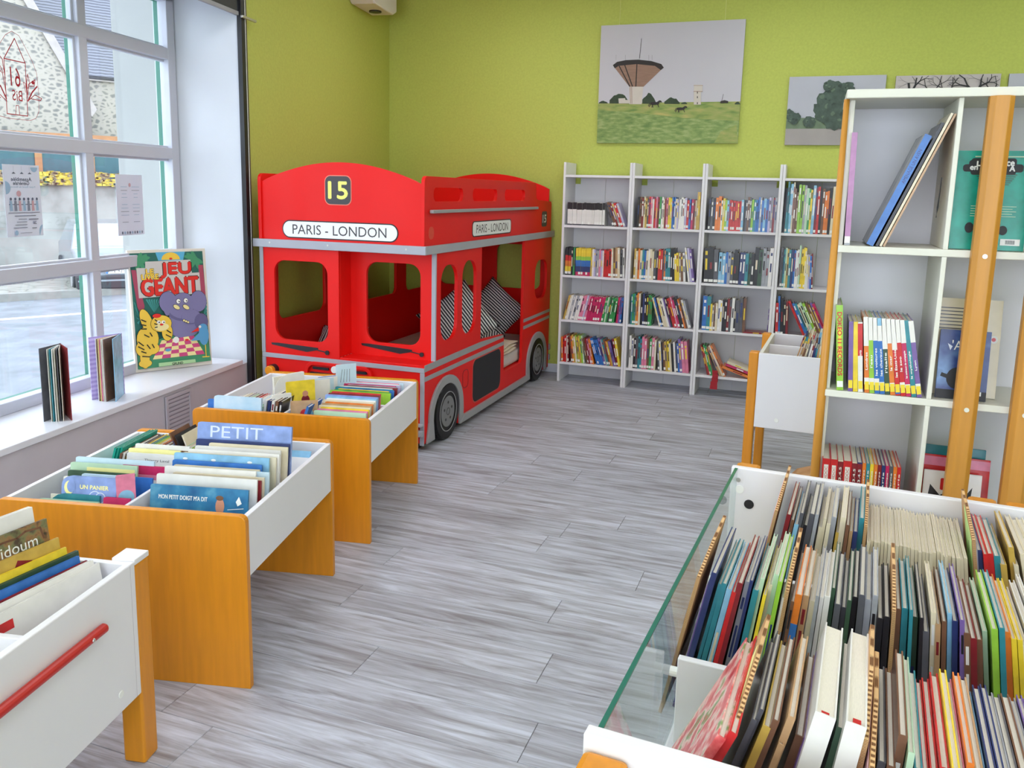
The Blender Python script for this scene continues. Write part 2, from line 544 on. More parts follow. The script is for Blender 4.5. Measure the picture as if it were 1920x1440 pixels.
# window wall: green length by the corner, deep white window recess
NS = 2.57       # edge of the recess
SILL = 0.478
wl = MB(); wl.T = WT
wl.box(-0.2, 0, 0, NS, 0.5, CEIL, 0)
wl.prism([(NS, 0.0), (NS + 0.001, 0.0), (2.66, 0.5), (NS, 0.5)], [], 'z', SILL - 0.03, 2.62, 1)
wl.box(NS, 0.004, 0, 6.6, 0.5, SILL - 0.031, 2)
wl.box(NS, 0.03, 2.62, 6.6, 0.5, CEIL, 1)
wl.box(6.6, 0, 0, 10.1, 0.5, CEIL, 0)
wall_left = struct(wl.build('wall_left', [wall_green, white_paint, grey_panel]))
wall_left['label'] = 'green wall with the deep white window recess'
mb = MB(); mb.T = WT
mb.box(2.64, -0.006, SILL - 0.03, 6.6, 0.392, SILL)
sill = struct(mb.build('trim_1', sill_white, bevel=0.003))
sill['label'] = 'wide white window sill board'
# exterior pier beside the window
mat('render_white', (160, 160, 158), 0.8, 0.03, 3)
mb = MB(); mb.T = WT
mb.box(1.2, 0.5, -0.8, 2.52, 0.885, 4.6)
struct(mb.build('wall_outer_pier', 'render_white'))['label'] = 'white rendered pier outside the window'

# grid window
win = thing('window_1', '', '', (0, 0, 0))
del win['label']; del win['category']
struct(win)
win['label'] = 'large white gridded shop window facing the street'
MUL = [3.43, 4.19, 4.95, 5.71]
TRA = [2.292, 1.722, 1.113]
NF0, NF1, NE = 0.365, 0.425, 0.462
def wbox(name, m, s0, n0, z0, s1, n1, z1, parent=win, bevel=0.004):
    b = MB(); b.T = WT; b.box(s0, n0, z0, s1, n1, z1)
    return b.build(name, m, parent, bevel=bevel)
for nm, a in (('frame_jamb', (2.655, 2.725, 0.478, 2.62)), ('frame_jamb', (6.40, 6.47, 0.478, 2.62)), ('frame_rail', (2.655, 6.47, 0.478, 0.535)), ('frame_rail', (2.655, 6.47, 2.585, 2.62))):
    wbox(nm, frame_white, a[0], NF0, a[2], a[1], NF1, a[3])
    wbox('outer_' + nm, frame_green, a[0] + 0.006, NF1, a[2] + 0.004, a[1] - 0.014, NE, a[3] - 0.004)
for s in MUL:
    wbox('mullion', frame_white, s - 0.030, NF0 + 0.004, 0.53, s + 0.030, NF1, 2.59)
    wbox('mullion_bead', frame_white, s - 0.044, NF0 + 0.028, 0.53, s + 0.044, NF1 - 0.001, 2.59)
    wbox('outer_mullion', frame_green, s - 0.030, NF1, 0.53, s + 0.024, NE, 2.59)
for z in TRA:
    wbox('transom', frame_white, 2.72, NF0 + 0.002, z - 0.032, 6.41, NF1 - 0.001, z + 0.032)
    wbox('transom_bead', frame_white, 2.72, NF0 + 0.03, z - 0.045, 6.41, NF1 - 0.002, z + 0.045)
    wbox('outer_transom', frame_white, 2.72, NF1, z - 0.024, 6.41, NE - 0.004, z + 0.024)
ss = [2.69] + MUL + [6.43]
zs = [0.51] + TRA[::-1] + [2.60]
for i in range(5):
    for j in range(4):
        wbox('pane', glass, ss[i] + 0.01, 0.399, zs[j] + 0.01, ss[i + 1] - 0.01, 0.403, zs[j + 1] - 0.01, bevel=0)

# roller blind at the recess, rolled high, with its side guide
bl = thing('roller_blind', 'black roller blind rolled up over the window recess, with dark side guide', 'blind', W(2.56, 0, 0))
def bbox(name, m, s0, n0, z0, s1, n1, z1):
    b = MB(); b.T = WT; b.box(s0, n0, z0, s1, n1, z1)
    return b.build(name, m, bl, origin=W(2.56, 0, 0), bevel=0.002)
bbox('side_guide', black_metal, 2.545, -0.03, 0.0, 2.585, 0.0, 3.15)
bbox('guide_lip', mat('guide_lip', (92, 90, 84), 0.5), 2.507, -0.022, 0.0, 2.545, -0.0005, 3.15)
bbox('guide_lip', steel, 2.541, -0.033, 0.02, 2.546, -0.03, 3.15)
bbox('fabric', dark_fabric, 2.59, -0.010, 2.545, 6.55, -0.006, 3.08)
bbox('bottom_bar', mat('bar_grey', (150, 152, 158), 0.4), 2.59, -0.018, 2.525, 6.55, 0.0, 2.548)
bbox('end_clip', steel, 2.44, -0.05, 2.512, 2.60, -0.034, 2.526)
bbox('cassette', black_metal, 2.50, -0.09, 3.08, 6.55, -0.002, 3.18)

# grille in the panel under the sill
gr = thing('radiator_grille', 'grey louvred radiator grille in the panel under the sill', 'grille', W(3.33, 0, 0.12))
def gbox(name, m, s0, n0, z0, s1, n1, z1, p=gr):
    b = MB(); b.T = WT; b.box(s0, n0, z0, s1, n1, z1)
    return b.build(name, m, p, origin=W(3.33, 0, 0.12))
mat('grille_grey', (188, 182, 190), 0.5, 0.02)
gbox('backing', mat('grille_dark', (156, 150, 158), 0.7), 3.205, -0.001, 0.14, 3.435, 0.003, 0.43)
for a in ((3.205, 3.222, 0.14, 0.43), (3.418, 3.435, 0.14, 0.43), (3.222, 3.418, 0.14, 0.157), (3.222, 3.418, 0.413, 0.43)):
    gbox('frame_bar', 'grille_grey', a[0], -0.009, a[2], a[1], 0.003, a[3])
for k in range(11):
    z = 0.166 + k * 0.0225
    gbox('slat', 'grille_grey', 3.223, -0.006, z, 3.417, 0.002, z + 0.014)

# white appliance high on the window wall
ap = thing('wall_unit', 'white wall-mounted unit high on the green wall near the corner', 'wall unit', W(0.62, 0, 2.96))
b = MB(); b.T = WT
b.prism([(0.36, 2.99), (0.44, 2.955), (0.86, 2.955), (0.95, 3.0), (0.95, 3.14), (0.36, 3.14)], [], 'y', -0.20, -0.001)
b.build('housing', white_lam, ap, origin=W(0.62, 0, 2.96), bevel=0.012)
b = MB(); b.T = WT
b.cyl((0.60, -0.10, 2.945), 'z', 0.05, 0.012, 20)
b.build('lens', black_metal, ap, origin=W(0.62, 0, 2.96))
b = MB(); b.T = WT
b.tube([W(0, 0, 0) * 0 + Vector((0.95, -0.01, 2.99)), Vector((1.3, -0.012, 3.1)), Vector((1.45, -0.012, 3.19))], 0.005, 6)
b.build('cable', white_lam, ap, origin=W(0.62, 0, 2.96))

# added fill-light panels on the unseen ceiling, put in to brighten the room
def fill_light(x, y, label):
    t = thing('ceiling_fill_light', label, 'fill light', (x, y, CEIL), 0, 'added square fill lights')
    MB().box(-0.31, -0.31, -0.035, 0.31, 0.31, -0.001).build('casing', white_lam, t, bevel=0.004)
    MB().box(-0.29, -0.29, -0.040, 0.29, 0.29, -0.0352).build('glow_panel', mat('fill_glow', (250, 250, 255), 0.5, 0.0, emit=FILL_POWER), t)
for i, y in enumerate((5.55, 3.5, 1.5, -0.6)):
    for j, x in enumerate((-2.2, -0.2, 1.8)):
        fill_light(x, y, 'added square fill light, %s row from the back wall, %s' % (ORD[i + 1], ('nearest the window', 'in the middle', 'on the right')[j]))

# ------------------------------------------------------------------ outside the window
G = -0.8
A0 = Vector((-19.801, 15.651, 0)); AD = Vector((0.46999, 0.88267, 0)); AN = Vector((-0.88267, 0.46999, 0))
AT = Matrix(((AD.x, AN.x, 0, A0.x), (AD.y, AN.y, 0, A0.y), (0, 0, 1, 0), (0, 0, 0, 1)))
def A(name, m, fn, parent=None, origin=None, **k):
    b = MB(); b.T = AT; fn(b)
    return b.build(name, m, parent, origin=origin, **k)
ramp_mat('asphalt', [(0.3, (99, 103, 108)), (0.7, (117, 121, 128))], 'NOISE', 3.0, 0.9)
ramp_mat('paving_stone', [(0.0, (99, 96, 90)), (0.05, (131, 129, 122)), (0.4, (140, 137, 132))], 'EDGE', 2.2, 0.9)
ramp_mat('plaster_stained', [(0.3, (110, 110, 106)), (0.5, (140, 140, 137)), (0.7, (153, 153, 149))], 'NOISE', 1.3, 0.9, None, 8)
ramp_mat('rubble_stone', [(0.0, (153, 147, 138)), (0.16, (149, 144, 133)), (0.22, (119, 116, 111)), (0.5, (99, 99, 97))], 'EDGE', 5.6, 0.9, (1, 1, 1.5), bump=0.3)
ramp_mat('slate_roof', [(0.2, (74, 74, 83)), (0.5, (92, 94, 105)), (0.8, (110, 112, 121))], 'WAVE_Z', 3.6, 0.7, (1, 1, 1), 2.0)
ramp_mat('mossy_tile', [(0.36, (76, 62, 53)), (0.46, (133, 121, 97)), (0.52, (163, 142, 48)), (0.62, (174, 161, 80))], 'NOISE', 7, 0.9, None, 8)
mat('teal_board', (48, 85, 94), 0.6, 0.1)
mat('raw_timber', (153, 108, 74), 0.7, 0.12)
mat('road_paint', (204, 204, 204), 0.7, 0.03)
st = MB().box(-60, -20, G - 0.2, -4.6, 60, G, 0).build('street', 'asphalt'); struct(st)
pv = A('pavement', 'paving_stone', lambda b: b.box(-25, -6.3, G, 25, 0, G + 0.13)); struct(pv)
kb = A('kerb', mat('kerb_stone', (129, 128, 124), 0.8, 0.1), lambda b: b.box(-25, -6.5, G, 25, -6.3, G + 0.15)); struct(kb)
struct(A('road_marking', 'road_paint', lambda b: b.box(-25, -8.9, G, 25, -8.75, G + 0.008)))
gw = thing('garden_wall', 'plastered street wall with mossy yellow tile coping', 'wall', A0 + UPZ * G)
A('wall_body', 'plaster_stained', lambda b: b.box(-25, 0, G, 25, 0.4, 1.44), gw, origin=A0 + UPZ * G)
def coping(b):
    r = random.Random(3)
    for k in range(120):
        x = -6 + k * 0.14
        for j in range(5):
            z = 1.42 + j * 0.075 + r.uniform(-0.025, 0.025); n = -0.14 + j * 0.07
            b.box(x + r.uniform(-0.06, 0.06), n, z, x + r.uniform(0.14, 0.24), n + 0.26, z + 0.045 + r.uniform(0, 0.035))
c_ = A('tile_coping', 'mossy_tile', coping, gw, origin=A0 + UPZ * G); c_['kind'] = 'stuff'
fe = thing('timber_lean_to', 'teal boards between raw timber posts above the street wall', 'lean-to', A0 + AN * 1.2 + UPZ * G)
fo = A0 + AN * 1.2 + UPZ * G
for k in range(10):
    x = -5.4 + k * 1.35
    A('board', 'teal_board', lambda b: b.box(x + 0.09, 1.22, 0.9, x + 1.34, 1.27, 2.55), fe, origin=fo)
    A('post', 'raw_timber', lambda b: b.box(x - 0.09, 1.18, G, x + 0.09, 1.3, 2.6), fe, origin=fo)
A('beam', 'raw_timber', lambda b: b.box(-6, 1.1, 2.6, 9, 1.32, 2.84), fe, origin=fo)
ho = A0 + AN * 2.2 + UPZ * G
hs = thing('stone_house', 'rubble stone house with steep slate roof across the street', 'house', ho)
def verge(a):  # height of the gable edge at position a
    return 3.98 + (2.7 - a) * 1.9
A('gable_wall', 'rubble_stone', lambda b: b.prism([(-7.6, G), (2.95, G), (2.95, verge(2.95)), (-2.3, verge(-2.3)), (-7.6, 3.5)], [], 'y', 2.0, 2.35), hs, origin=ho)
A('verge_board', mat('verge_board', (151, 144, 140), 0.7), lambda b: b.prism([(3.0, verge(3.0)), (-2.3, verge(-2.3)), (-2.3, verge(-2.3) + 0.5), (3.15, verge(3.15) + 0.5)], [], 'y', 1.93, 2.3), hs, origin=ho)
A('wing_wall', 'rubble_stone', lambda b: b.box(1.0, 2.4, G, 12, 2.8, 4.62), hs, origin=ho)
A('eaves_board', mat('verge_board', (151, 144, 140), 0.7), lambda b: b.box(1.0, 2.3, 4.48, 12, 2.42, 4.66), hs, origin=ho)
A('roof', 'slate_roof', lambda b: b.prism([(2.15, 4.6), (5.6, 10.6), (5.6, 10.3), (2.35, 4.5)], [], 'x', -1.5, 12), hs, origin=ho)

# parked car, seen nose-on past the pier
cf = Vector((0.80, -0.60, 0)).normalized(); cr = Vector((-cf.y, cf.x, 0))  # nose direction, car's left
cpos = Vector((-13.60, 13.46, G))
CT = Matrix(((cf.x, cr.x, 0, cpos.x), (cf.y, cr.y, 0, cpos.y), (0, 0, 1, cpos.z), (0, 0, 0, 1)))
car = thing('car', 'silver parked car, nose towards the window, partly behind the pier', 'car', cpos)
def K(name, m, fn, parent=car, **k):
    b = MB(); b.T = CT; fn(b)
    return b.build(name, m, parent, origin=cpos, **k)
mat('car_silver', (140, 147, 156), 0.25, 0.02, 4, 0.5, 0, 120, 0.5, 0.3)
mat('car_dark', (46, 48, 54), 0.5, 0.05)
mat('car_glass', (150, 170, 185), 0.1, 0.02)
body_prof = [(0.0, 0.30), (0.02, 0.62), (-0.10, 0.74), (-0.95, 0.92), (-1.7, 1.42), (-3.1, 1.46), (-3.9, 0.95), (-4.15, 0.9), (-4.2, 0.3)]
def carbody(b):
    prof = body_prof
    k = len(prof)
    ws = [0.70, 0.80, 0.80, 0.78, 0.62, 0.62, 0.74, 0.76, 0.76]
    pts = [(x, -w, z) for (x, z), w in zip(prof, ws)] + [(x, w, z) for (x, z), w in zip(prof, ws)]
    b.add(pts, [tuple(range(k)), tuple(range(2 * k - 1, k - 1, -1))] + [(i, (i + 1) % k, k + (i + 1) % k, k + i) for i in range(k)])
K('body', 'car_silver', carbody, bevel=0.05, seg=3)
K('windscreen', 'car_glass', lambda b: b.add([(-1.0, -0.70, 0.96), (-1.0, 0.70, 0.96), (-1.66, 0.56, 1.40), (-1.66, -0.56, 1.40), (-1.02, -0.70, 0.94), (-1.02, 0.70, 0.94), (-1.70, 0.56, 1.39), (-1.70, -0.56, 1.39)], [(0, 1, 2, 3), (7, 6, 5, 4), (0, 4, 5, 1), (1, 5, 6, 2), (2, 6, 7, 3), (3, 7, 4, 0)]))
K('bumper', 'car_dark', lambda b: b.box(-0.3, -0.80, 0.14, 0.05, 0.80, 0.42), bevel=0.03)
K('bumper_strip', 'car_silver', lambda b: b.box(-0.2, -0.78, 0.30, 0.06, 0.78, 0.335))
for s in (-1, 1):
    K('headlight', 'car_glass', lambda b: b.box(-0.25, s * 0.5 - 0.17, 0.60, 0.03, s * 0.5 + 0.17, 0.72), bevel=0.02)
    for x in (-0.75, -3.4):
        w_ = K('wheel', 'car_dark', lambda b: b.cyl((x, s * 0.72 - 0.1, 0.30), 'y', 0.30, 0.2, 20), bevel=0.02)
        K('wheel_rim', 'grey_metal', lambda b: b.cyl((x, s * 0.82 - 0.01, 0.30), 'y', 0.19, 0.02, 16))
pl = K('number_plate', print_white, lambda b: b.box(0.05, -0.26, 0.46, 0.065, 0.26, 0.57))
lettering(pl, 'CN-925-L', (CT @ Vector((0.067, -0.01, 0.515))) - cpos, cr, UPZ, 0.42, 0.075, print_black)
K('plate_band', 'cover_blue', lambda b: b.box(0.064, -0.258, 0.462, 0.067, -0.215, 0.568), pl)
# ------------------------------------------------------------------ red double-decker bus bed
X0, X1 = -3.200, -2.073      # left / right faces
Y0, YR, Y1 = 4.288, 4.434, 6.745   # front, recessed windscreen, rear
TH = 0.022
BO = Vector(((X0 + X1) / 2, (Y0 + Y1) / 2, 0))
bus = thing('bus_bunk_bed', 'red double-decker bus bunk bed in the corner of the room', 'bunk bed', BO)
def BP(name, m, fn, bevel=0.003, parent=bus, smooth=False, seg=2):
    b = MB(); fn(b)
    return b.build(name, m, parent, origin=BO if parent is bus else None, bevel=bevel, smooth=smooth, seg=seg)
def bus_child(parent, name, m, fn, bevel=0.0, fix=True):
    b = MB(); fn(b)
    return b.build(name, m, parent, origin=BO, bevel=bevel, fix=fix)
def arch_top(x0, x1, ze, zc, n=24):
    out = []
    for i in range(n + 1):
        t = i / n
        out.append((x1 + (x0 - x1) * t, ze + (zc - ze) * math.sin(math.pi * t) ** 0.85))
    return out
XC = (X0 + X1) / 2
up_pts = lambda: [(X0 + TH, 1.225), (X1 - TH, 1.225)] + arch_top(X0 + TH, X1 - TH, 1.572, 1.692)
BP('upper_front_panel', bus_red, lambda b: b.prism(up_pts(), [], 'y', Y0 + 0.004, Y0 + 0.004 + TH))
BP('upper_rear_panel', bus_red, lambda b: b.prism(up_pts(), [], 'y', Y1 - TH - 0.03, Y1 - 0.03))
def upper_side(b, xa, xb):
    r = 0.035
    pts = [(Y0 - 0.008, 1.225), (Y1 - 0.035, 1.225), (Y1 - 0.035, 1.452), (Y1 - 0.05, 1.470), (6.34, 1.484), (6.30, 1.50)]
    pts += [(6.285, 1.60), (6.27, 1.618)]
    pts += [(Y0 - 0.008 + r - r * math.sin(t), 1.622 - r + r * math.cos(t)) for t in (0, 0.4, 0.8, 1.2, 1.57)]
    holes = [rrect(a, 1.478, c, 1.560, 0.036) for a, c in ((4.400, 4.83), (4.99, 5.43), (5.58, 6.02))]
    b.prism(pts, holes, 'x', xa, xb)
BP('upper_side_panel', bus_red, lambda b: upper_side(b, X1 - TH, X1))
BP('upper_side_panel', bus_red, lambda b: upper_side(b, X0, X0 + TH))
# silver roof strips
BP('roof_strip', bus_silver, lambda b: b.box(X0 - 0.035, Y0 - 0.024, 1.176, X1 + 0.016, Y0 + 0.003, 1.226))
BP('roof_strip', bus_silver, lambda b: b.box(X1 + 0.0005, Y0 + 0.0032, 1.176, X1 + 0.016, Y1 + 0.03, 1.226))
BP('roof_strip', bus_silver, lambda b: b.box(X0 - 0.035, Y0 + 0.0032, 1.176, X0 - 0.001, Y1 + 0.02, 1.226))
for x in (-3.11, -2.70, -2.18):
    BP('strip_screw', steel, lambda b: b.cyl((x, Y0 - 0.026, 1.205), 'y', 0.006, 0.0025, 10), 0)
BP('hand_rail', grey_metal, lambda b: (b.box(X1 + 0.006, 4.335, 1.412, X1 + 0.030, 6.275, 1.432), b.box(X1, 4.40, 1.417, X1 + 0.008, 4.43, 1.427), b.box(X1, 6.2, 1.417, X1 + 0.008, 6.23, 1.427)), 0.004)
# decks
BP('upper_deck_board', bus_red, lambda b: b.box(X0 + TH, Y0 + 0.03, 1.19, X1 - TH, Y1 - 0.055, 1.215))
BP('lower_deck_board', bus_red, lambda b: b.box(X0 + TH, YR + 0.05, 0.19, X1 - TH, Y1 - 0.055, 0.215))
BP('underbody_shade', bus_black, lambda b: b.box(X0 + 0.06, Y0 + 0.06, 0.0005, X1 - 0.062, Y1 - 0.06, 0.189), 0)  # added black block, stands in for the dark shade under the bus
# lower front: flush cab on the left, recessed windscreen on the right
XM = -2.645
BP('cab_front_panel', bus_red, lambda b: b.prism([(X0 + 0.012, 0.505), (XM, 0.505), (XM, 1.176), (X0 + 0.012, 1.176)], [rrect(-3.103, 0.607, -2.724, 1.098, 0.075, 7)], 'y', Y0 + 0.004, Y0 + 0.004 + TH))
BP('windscreen_panel', bus_red, lambda b: b.prism([(XM - 0.02, 0.525), (X1 - 0.022, 0.525), (X1 - 0.022, 1.176), (XM - 0.02, 1.176)], [rrect(-2.538, 0.612, -2.172, 1.106, 0.075, 7)], 'y', YR, YR + TH))
BP('cab_side_panel', bus_red, lambda b: b.box(XM - TH, Y0 + 0.004 + TH, 0.525, XM, YR, 1.176))
BP('bonnet_board', bus_red, lambda b: b.box(XM, Y0 + 0.006, 0.506, X1, YR + TH, 0.526))
BP('lower_front_panel', bus_red, lambda b: b.box(X0 + 0.012, Y0 + 0.006, 0.05, X1 - TH, Y0 + 0.006 + TH, 0.504))
BP('belt_strip', bus_silver, lambda b: b.box(X0 - 0.002, Y0 - 0.004, 0.484, X1 + 0.002, Y0 + 0.005, 0.512), 0.002)
BP('corner_strip', bus_silver, lambda b: b.box(X0 - 0.004, Y0 - 0.003, 0.513, X0 + 0.022, Y0 + 0.024, 1.175), 0.002)
BP('corner_strip', bus_silver, lambda b: b.box(X0 - 0.004, Y0 - 0.003, 0.04, X0 + 0.022, Y0 + 0.024, 0.483), 0.002)
BP('corner_strip', bus_silver, lambda b: b.box(X1 - 0.026, Y0 - 0.003, 0.04, X1 + 0.0025, Y0 + 0.004, 0.483), 0.002)
BP('corner_strip', bus_silver, lambda b: b.box(X1 - 0.024, YR - 0.004, 0.527, X1 + 0.003, YR + 0.012, 1.175), 0.002)
# wipers
def wiper(name_x0, x1, y, z0, z1):
    b = MB()
    b.prism([(name_x0, z0 + 0.012), (name_x0 + 0.005, z0), (x1 - 0.14, z1 - 0.012), (x1 - 0.06, z1 + 0.006), (x1 - 0.06, z1 + 0.020), (name_x0 + 0.05, z0 + 0.014)], [], 'y', y - 0.0025, y)
    b.tube([(x1 - 0.07, y - 0.004, z1 + 0.008), (x1, y - 0.004, z1 - 0.002)], 0.0035, 6)
    b.cyl((x1 + 0.006, y - 0.008, z1 - 0.004), 'y', 0.014, 0.008, 14)
    b.build('wiper', bus_black, bus, origin=BO)
wiper(-3.135, -2.735, Y0 + 0.003, 0.566, 0.552)
wiper(-2.575, -2.165, YR - 0.001, 0.585, 0.566)
# indicator, badge, grille
lp = BP('indicator_lamp', mat('lamp_orange', (246, 160, 40), 0.3, 0.02), lambda b: b.cyl((-3.119, Y0 - 0.055, 0.408), 'y', 0.030, 0.03, 24), 0.004)
bus_child(lp, 'lamp_housing', bus_black, lambda b: b.cyl((-3.119, Y0 - 0.026, 0.408), 'y', 0.034, 0.032, 24)) .parent = bus
BP('indicator_lamp', 'lamp_orange', lambda b: b.cyl((-2.15, Y0 - 0.055, 0.408), 'y', 0.030, 0.03, 24), 0.004)
BP('bonnet_badge', print_white, lambda b: b.cyl((-2.665, Y0 - 0.03, 0.452), 'y', 0.022, 0.03, 20), 0.003)
gf_ = BP('grille_frame', bus_red, lambda b: b.prism(rrect(-2.88, 0.19, -2.41, 0.487, 0.06), [rrect(-2.862, 0.208, -2.428, 0.467, 0.05)], 'y', Y0 - 0.018, Y0 + 0.006), 0.004)
for k in range(7):
    z = 0.445 - k * 0.034
    for a, c in ((-2.855, -2.70), (-2.60, -2.435)):
        bus_child(gf_, 'grille_slot', bus_black, lambda b: b.prism(rrect(a + (0.02 if k == 0 else 0), z - 0.008, c - (0.02 if k == 0 else 0), z + 0.008, 0.006, 3), [], 'y', Y0 - 0.002, Y0 + 0.0055))
# front numbers and destination
rp_ = BP('route_plate', mat('plate_dark', (66, 62, 66), 0.5), lambda b: b.prism(rrect(-2.728, 1.448, -2.556, 1.612, 0.035, 6), [], 'y', Y0 + 0.001, Y0 + 0.0038), 0)
BP('plate_outline', mat('outline_pink', (236, 130, 110), 0.5), lambda b: b.prism(rrect(-2.733, 1.443, -2.551, 1.617, 0.038, 6), [], 'y', Y0 + 0.002, Y0 + 0.0039), 0)
mat('number_yellow', (240, 236, 120), 0.5, 0.02)
def bus_text(s, o, xd, w, h, m, bold=0.0, parent=None):
    return lettering(parent or bus, s, Vector(o) - BO, xd, UPZ, w, h, m, bold)
bus_text('15', (-2.642, Y0 + 0.0005, 1.530), (1, 0, 0), 0.128, 0.098, 'number_yellow', 0.0035, rp_)
ds_ = BP('destination_sign', print_black, lambda b: b.prism(rrect(-3.034, 1.238, -2.244, 1.346, 0.0535, 8), [], 'y', Y0 + 0.001, Y0 + 0.0038), 0)
bus_child(ds_, 'sign_face', print_white, lambda b: b.prism(rrect(-3.027, 1.245, -2.251, 1.339, 0.0465, 8), [], 'y', Y0, Y0 + 0.0038))
bus_text('PARIS - LONDON', (-2.640, Y0 - 0.0006, 1.292), (1, 0, 0), 0.64, 0.058, 'plate_dark', 0.0, ds_)
# right-hand lower side: doorway, windows, wheel arches cut in
WF, WR, WZ, RW = 4.600, 6.405, 0.180, 0.182
def arc(cy, r, a0, a1, n=14):
    return [(cy + r * math.cos(D2R(a0 + (a1 - a0) * i / n)), WZ - 0.01 + r * math.sin(D2R(a0 + (a1 - a0) * i / n))) for i in range(n + 1)]
RA = 0.198
def low_side(b):
    zb = 0.05
    pts = [(Y0 + 0.005, zb)]
    pts += [(WF - RA, zb)] + arc(WF, RA, 180, 0) + [(WF + RA, zb)]
    pts += [(WR - RA, zb)] + arc(WR, RA, 180, 0) + [(WR + RA, zb)]
    pts += [(Y1, zb), (Y1, 1.176), (6.045, 1.176), (6.045, 0.25), (6.02, 0.222), (5.66, 0.222), (5.635, 0.24), (5.628, 0.48), (5.60, 0.512), (5.165, 0.545), (5.165, 1.176), (YR, 1.176), (YR, 0.5275), (Y0 + 0.005, 0.5275)]
    holes = [rrect(4.512, 0.626, 4.762, 1.096, 0.105, 7), rrect(4.838, 0.618, 5.074, 1.102, 0.105, 7), rrect(6.319, 0.68, 6.640, 1.0, 0.11, 7)]
    b.prism(pts, holes, 'x', X1 - TH, X1)
BP('lower_side_panel', bus_red, low_side, 0.004)
def left_side(b):
    b.prism([(Y0 + 0.03, 0.05), (Y1, 0.05), (Y1, 1.176), (Y0 + 0.03, 1.176)], [rrect(4.44, 0.70, 4.98, 1.11, 0.06), rrect(5.16, 0.70, 6.04, 1.13, 0.05), rrect(6.22, 0.70, 6.62, 1.11, 0.06)], 'x', X0, X0 + TH)
BP('lower_side_panel', bus_red, left_side, 0.004)
BP('lower_rear_panel', bus_red, lambda b: b.prism([(X0 + TH, 0.05), (X1 - TH, 0.05), (X1 - TH, 1.176), (X0 + TH, 1.176)], [rrect(-3.10, 0.72, -2.70, 1.1, 0.06), rrect(-2.56, 0.72, -2.16, 1.1, 0.06)], 'y', Y1 - TH - 0.003, Y1 - 0.003))
# stripes, board, fuel cap, skirt
E1 = X1 + 0.0022
BP('side_stripe', grey_metal, lambda b: b.prism([(Y0 + 0.003, 0.488), (5.612, 0.488), (5.598, 0.508), (5.17, 0.528), (Y0 + 0.003, 0.528)], [], 'x', X1, E1), 0)
BP('side_stripe', grey_metal, lambda b: b.box(X1, Y0 + 0.003, 0.430, E1, 5.625, 0.458), 0)
BP('side_stripe', grey_metal, lambda b: b.box(X1, 6.06, 0.535, E1, Y1, 0.560), 0)
BP('side_stripe', grey_metal, lambda b: b.box(X1, 6.06, 0.480, E1, Y1, 0.505), 0)
BP('chalkboard', chalk_black, lambda b: b.prism(rrect(5.035, 0.128, 5.555, 0.420, 0.055, 6), [], 'x', X1, X1 + 0.004), 0)
BP('chalkboard_rim', mat('rim_pink', (206, 74, 66), 0.5), lambda b: b.prism(rrect(5.026, 0.119, 5.564, 0.429, 0.062, 6), [], 'x', X1, X1 + 0.002), 0)
BP('fuel_cap', mat('line_dark_red', (140, 22, 20), 0.5), lambda b: b.prism(rrect(4.862, 0.262, 4.958, 0.385, 0.032, 5), [rrect(4.866, 0.266, 4.954, 0.381, 0.029, 5)], 'x', X1, X1 + 0.002), 0)
BP('side_skirt', grey_metal, lambda b: b.prism([(WF + 0.20, 0.046), (WR - 0.255, 0.048), (WR - 0.255, 0.094), (WF + 0.27, 0.092)], [], 'x', X1 - 0.002, X1 + 0.018), 0.003)
for c in (WF, WR):
    r0, r1 = 0.200, 0.258
    zc = WZ - 0.01
    out = [(c + r1 * math.cos(D2R(a)), zc + r1 * math.sin(D2R(a)) * 0.93) for a in range(0, 181, 10)]
    inn = [(c + r0 * math.cos(D2R(a)), zc + r0 * math.sin(D2R(a)) * 0.93) for a in range(180, -1, -10)]
    pts = [(c + r1, 0.046)] + out + [(c - r1 - (0.03 if c == WF else 0), 0.046), (c - r0 + 0.02, 0.046)] + inn + [(c + r0, 0.046)]
    BP('wheel_arch', grey_metal, lambda b: b.prism(pts, [], 'x', X1 - 0.001, X1 + 0.014), 0.004)
    xo = X1 + 0.018
    ty = BP('tyre', tyre_black, lambda b: b.lathe((xo, c, WZ), 'x', [(0.115, -0.06), (RW - 0.012, -0.06), (RW, -0.048), (RW, -0.014), (RW - 0.010, -0.002), (0.128, 0.0), (0.118, -0.006)], 40), 0, smooth=False)
    bus_child(ty, 'tyre_ring', grey_metal, lambda b: b.lathe((xo, c, WZ), 'x', [(0.122, -0.001), (0.127, -0.001), (0.127, 0.0022), (0.122, 0.0022)], 40))
    BP('wheel_disc', tyre_black, lambda b: b.cyl((xo - 0.05, c, WZ), 'x', 0.119, 0.046, 36), 0)
    hb = BP('hub_cap', mat('hub_grey', (128, 128, 132), 0.4), lambda b: b.cyl((xo - 0.006, c, WZ), 'x', 0.098, 0.005, 36), 0.001)
    for k in range(5):
        a = D2R(90 + 72 * k)
        bus_child(hb, 'hub_hole', bus_black, lambda b: b.cyl((xo - 0.0015, c + 0.058 * math.cos(a), WZ + 0.058 * math.sin(a)), 'x', 0.009, 0.002, 12))
    bus_child(hb, 'hub_ring', 'plate_dark', lambda b: b.lathe((xo, c, WZ), 'x', [(0.020, -0.002), (0.024, -0.002), (0.024, 0.0005), (0.020, 0.0005)], 18))
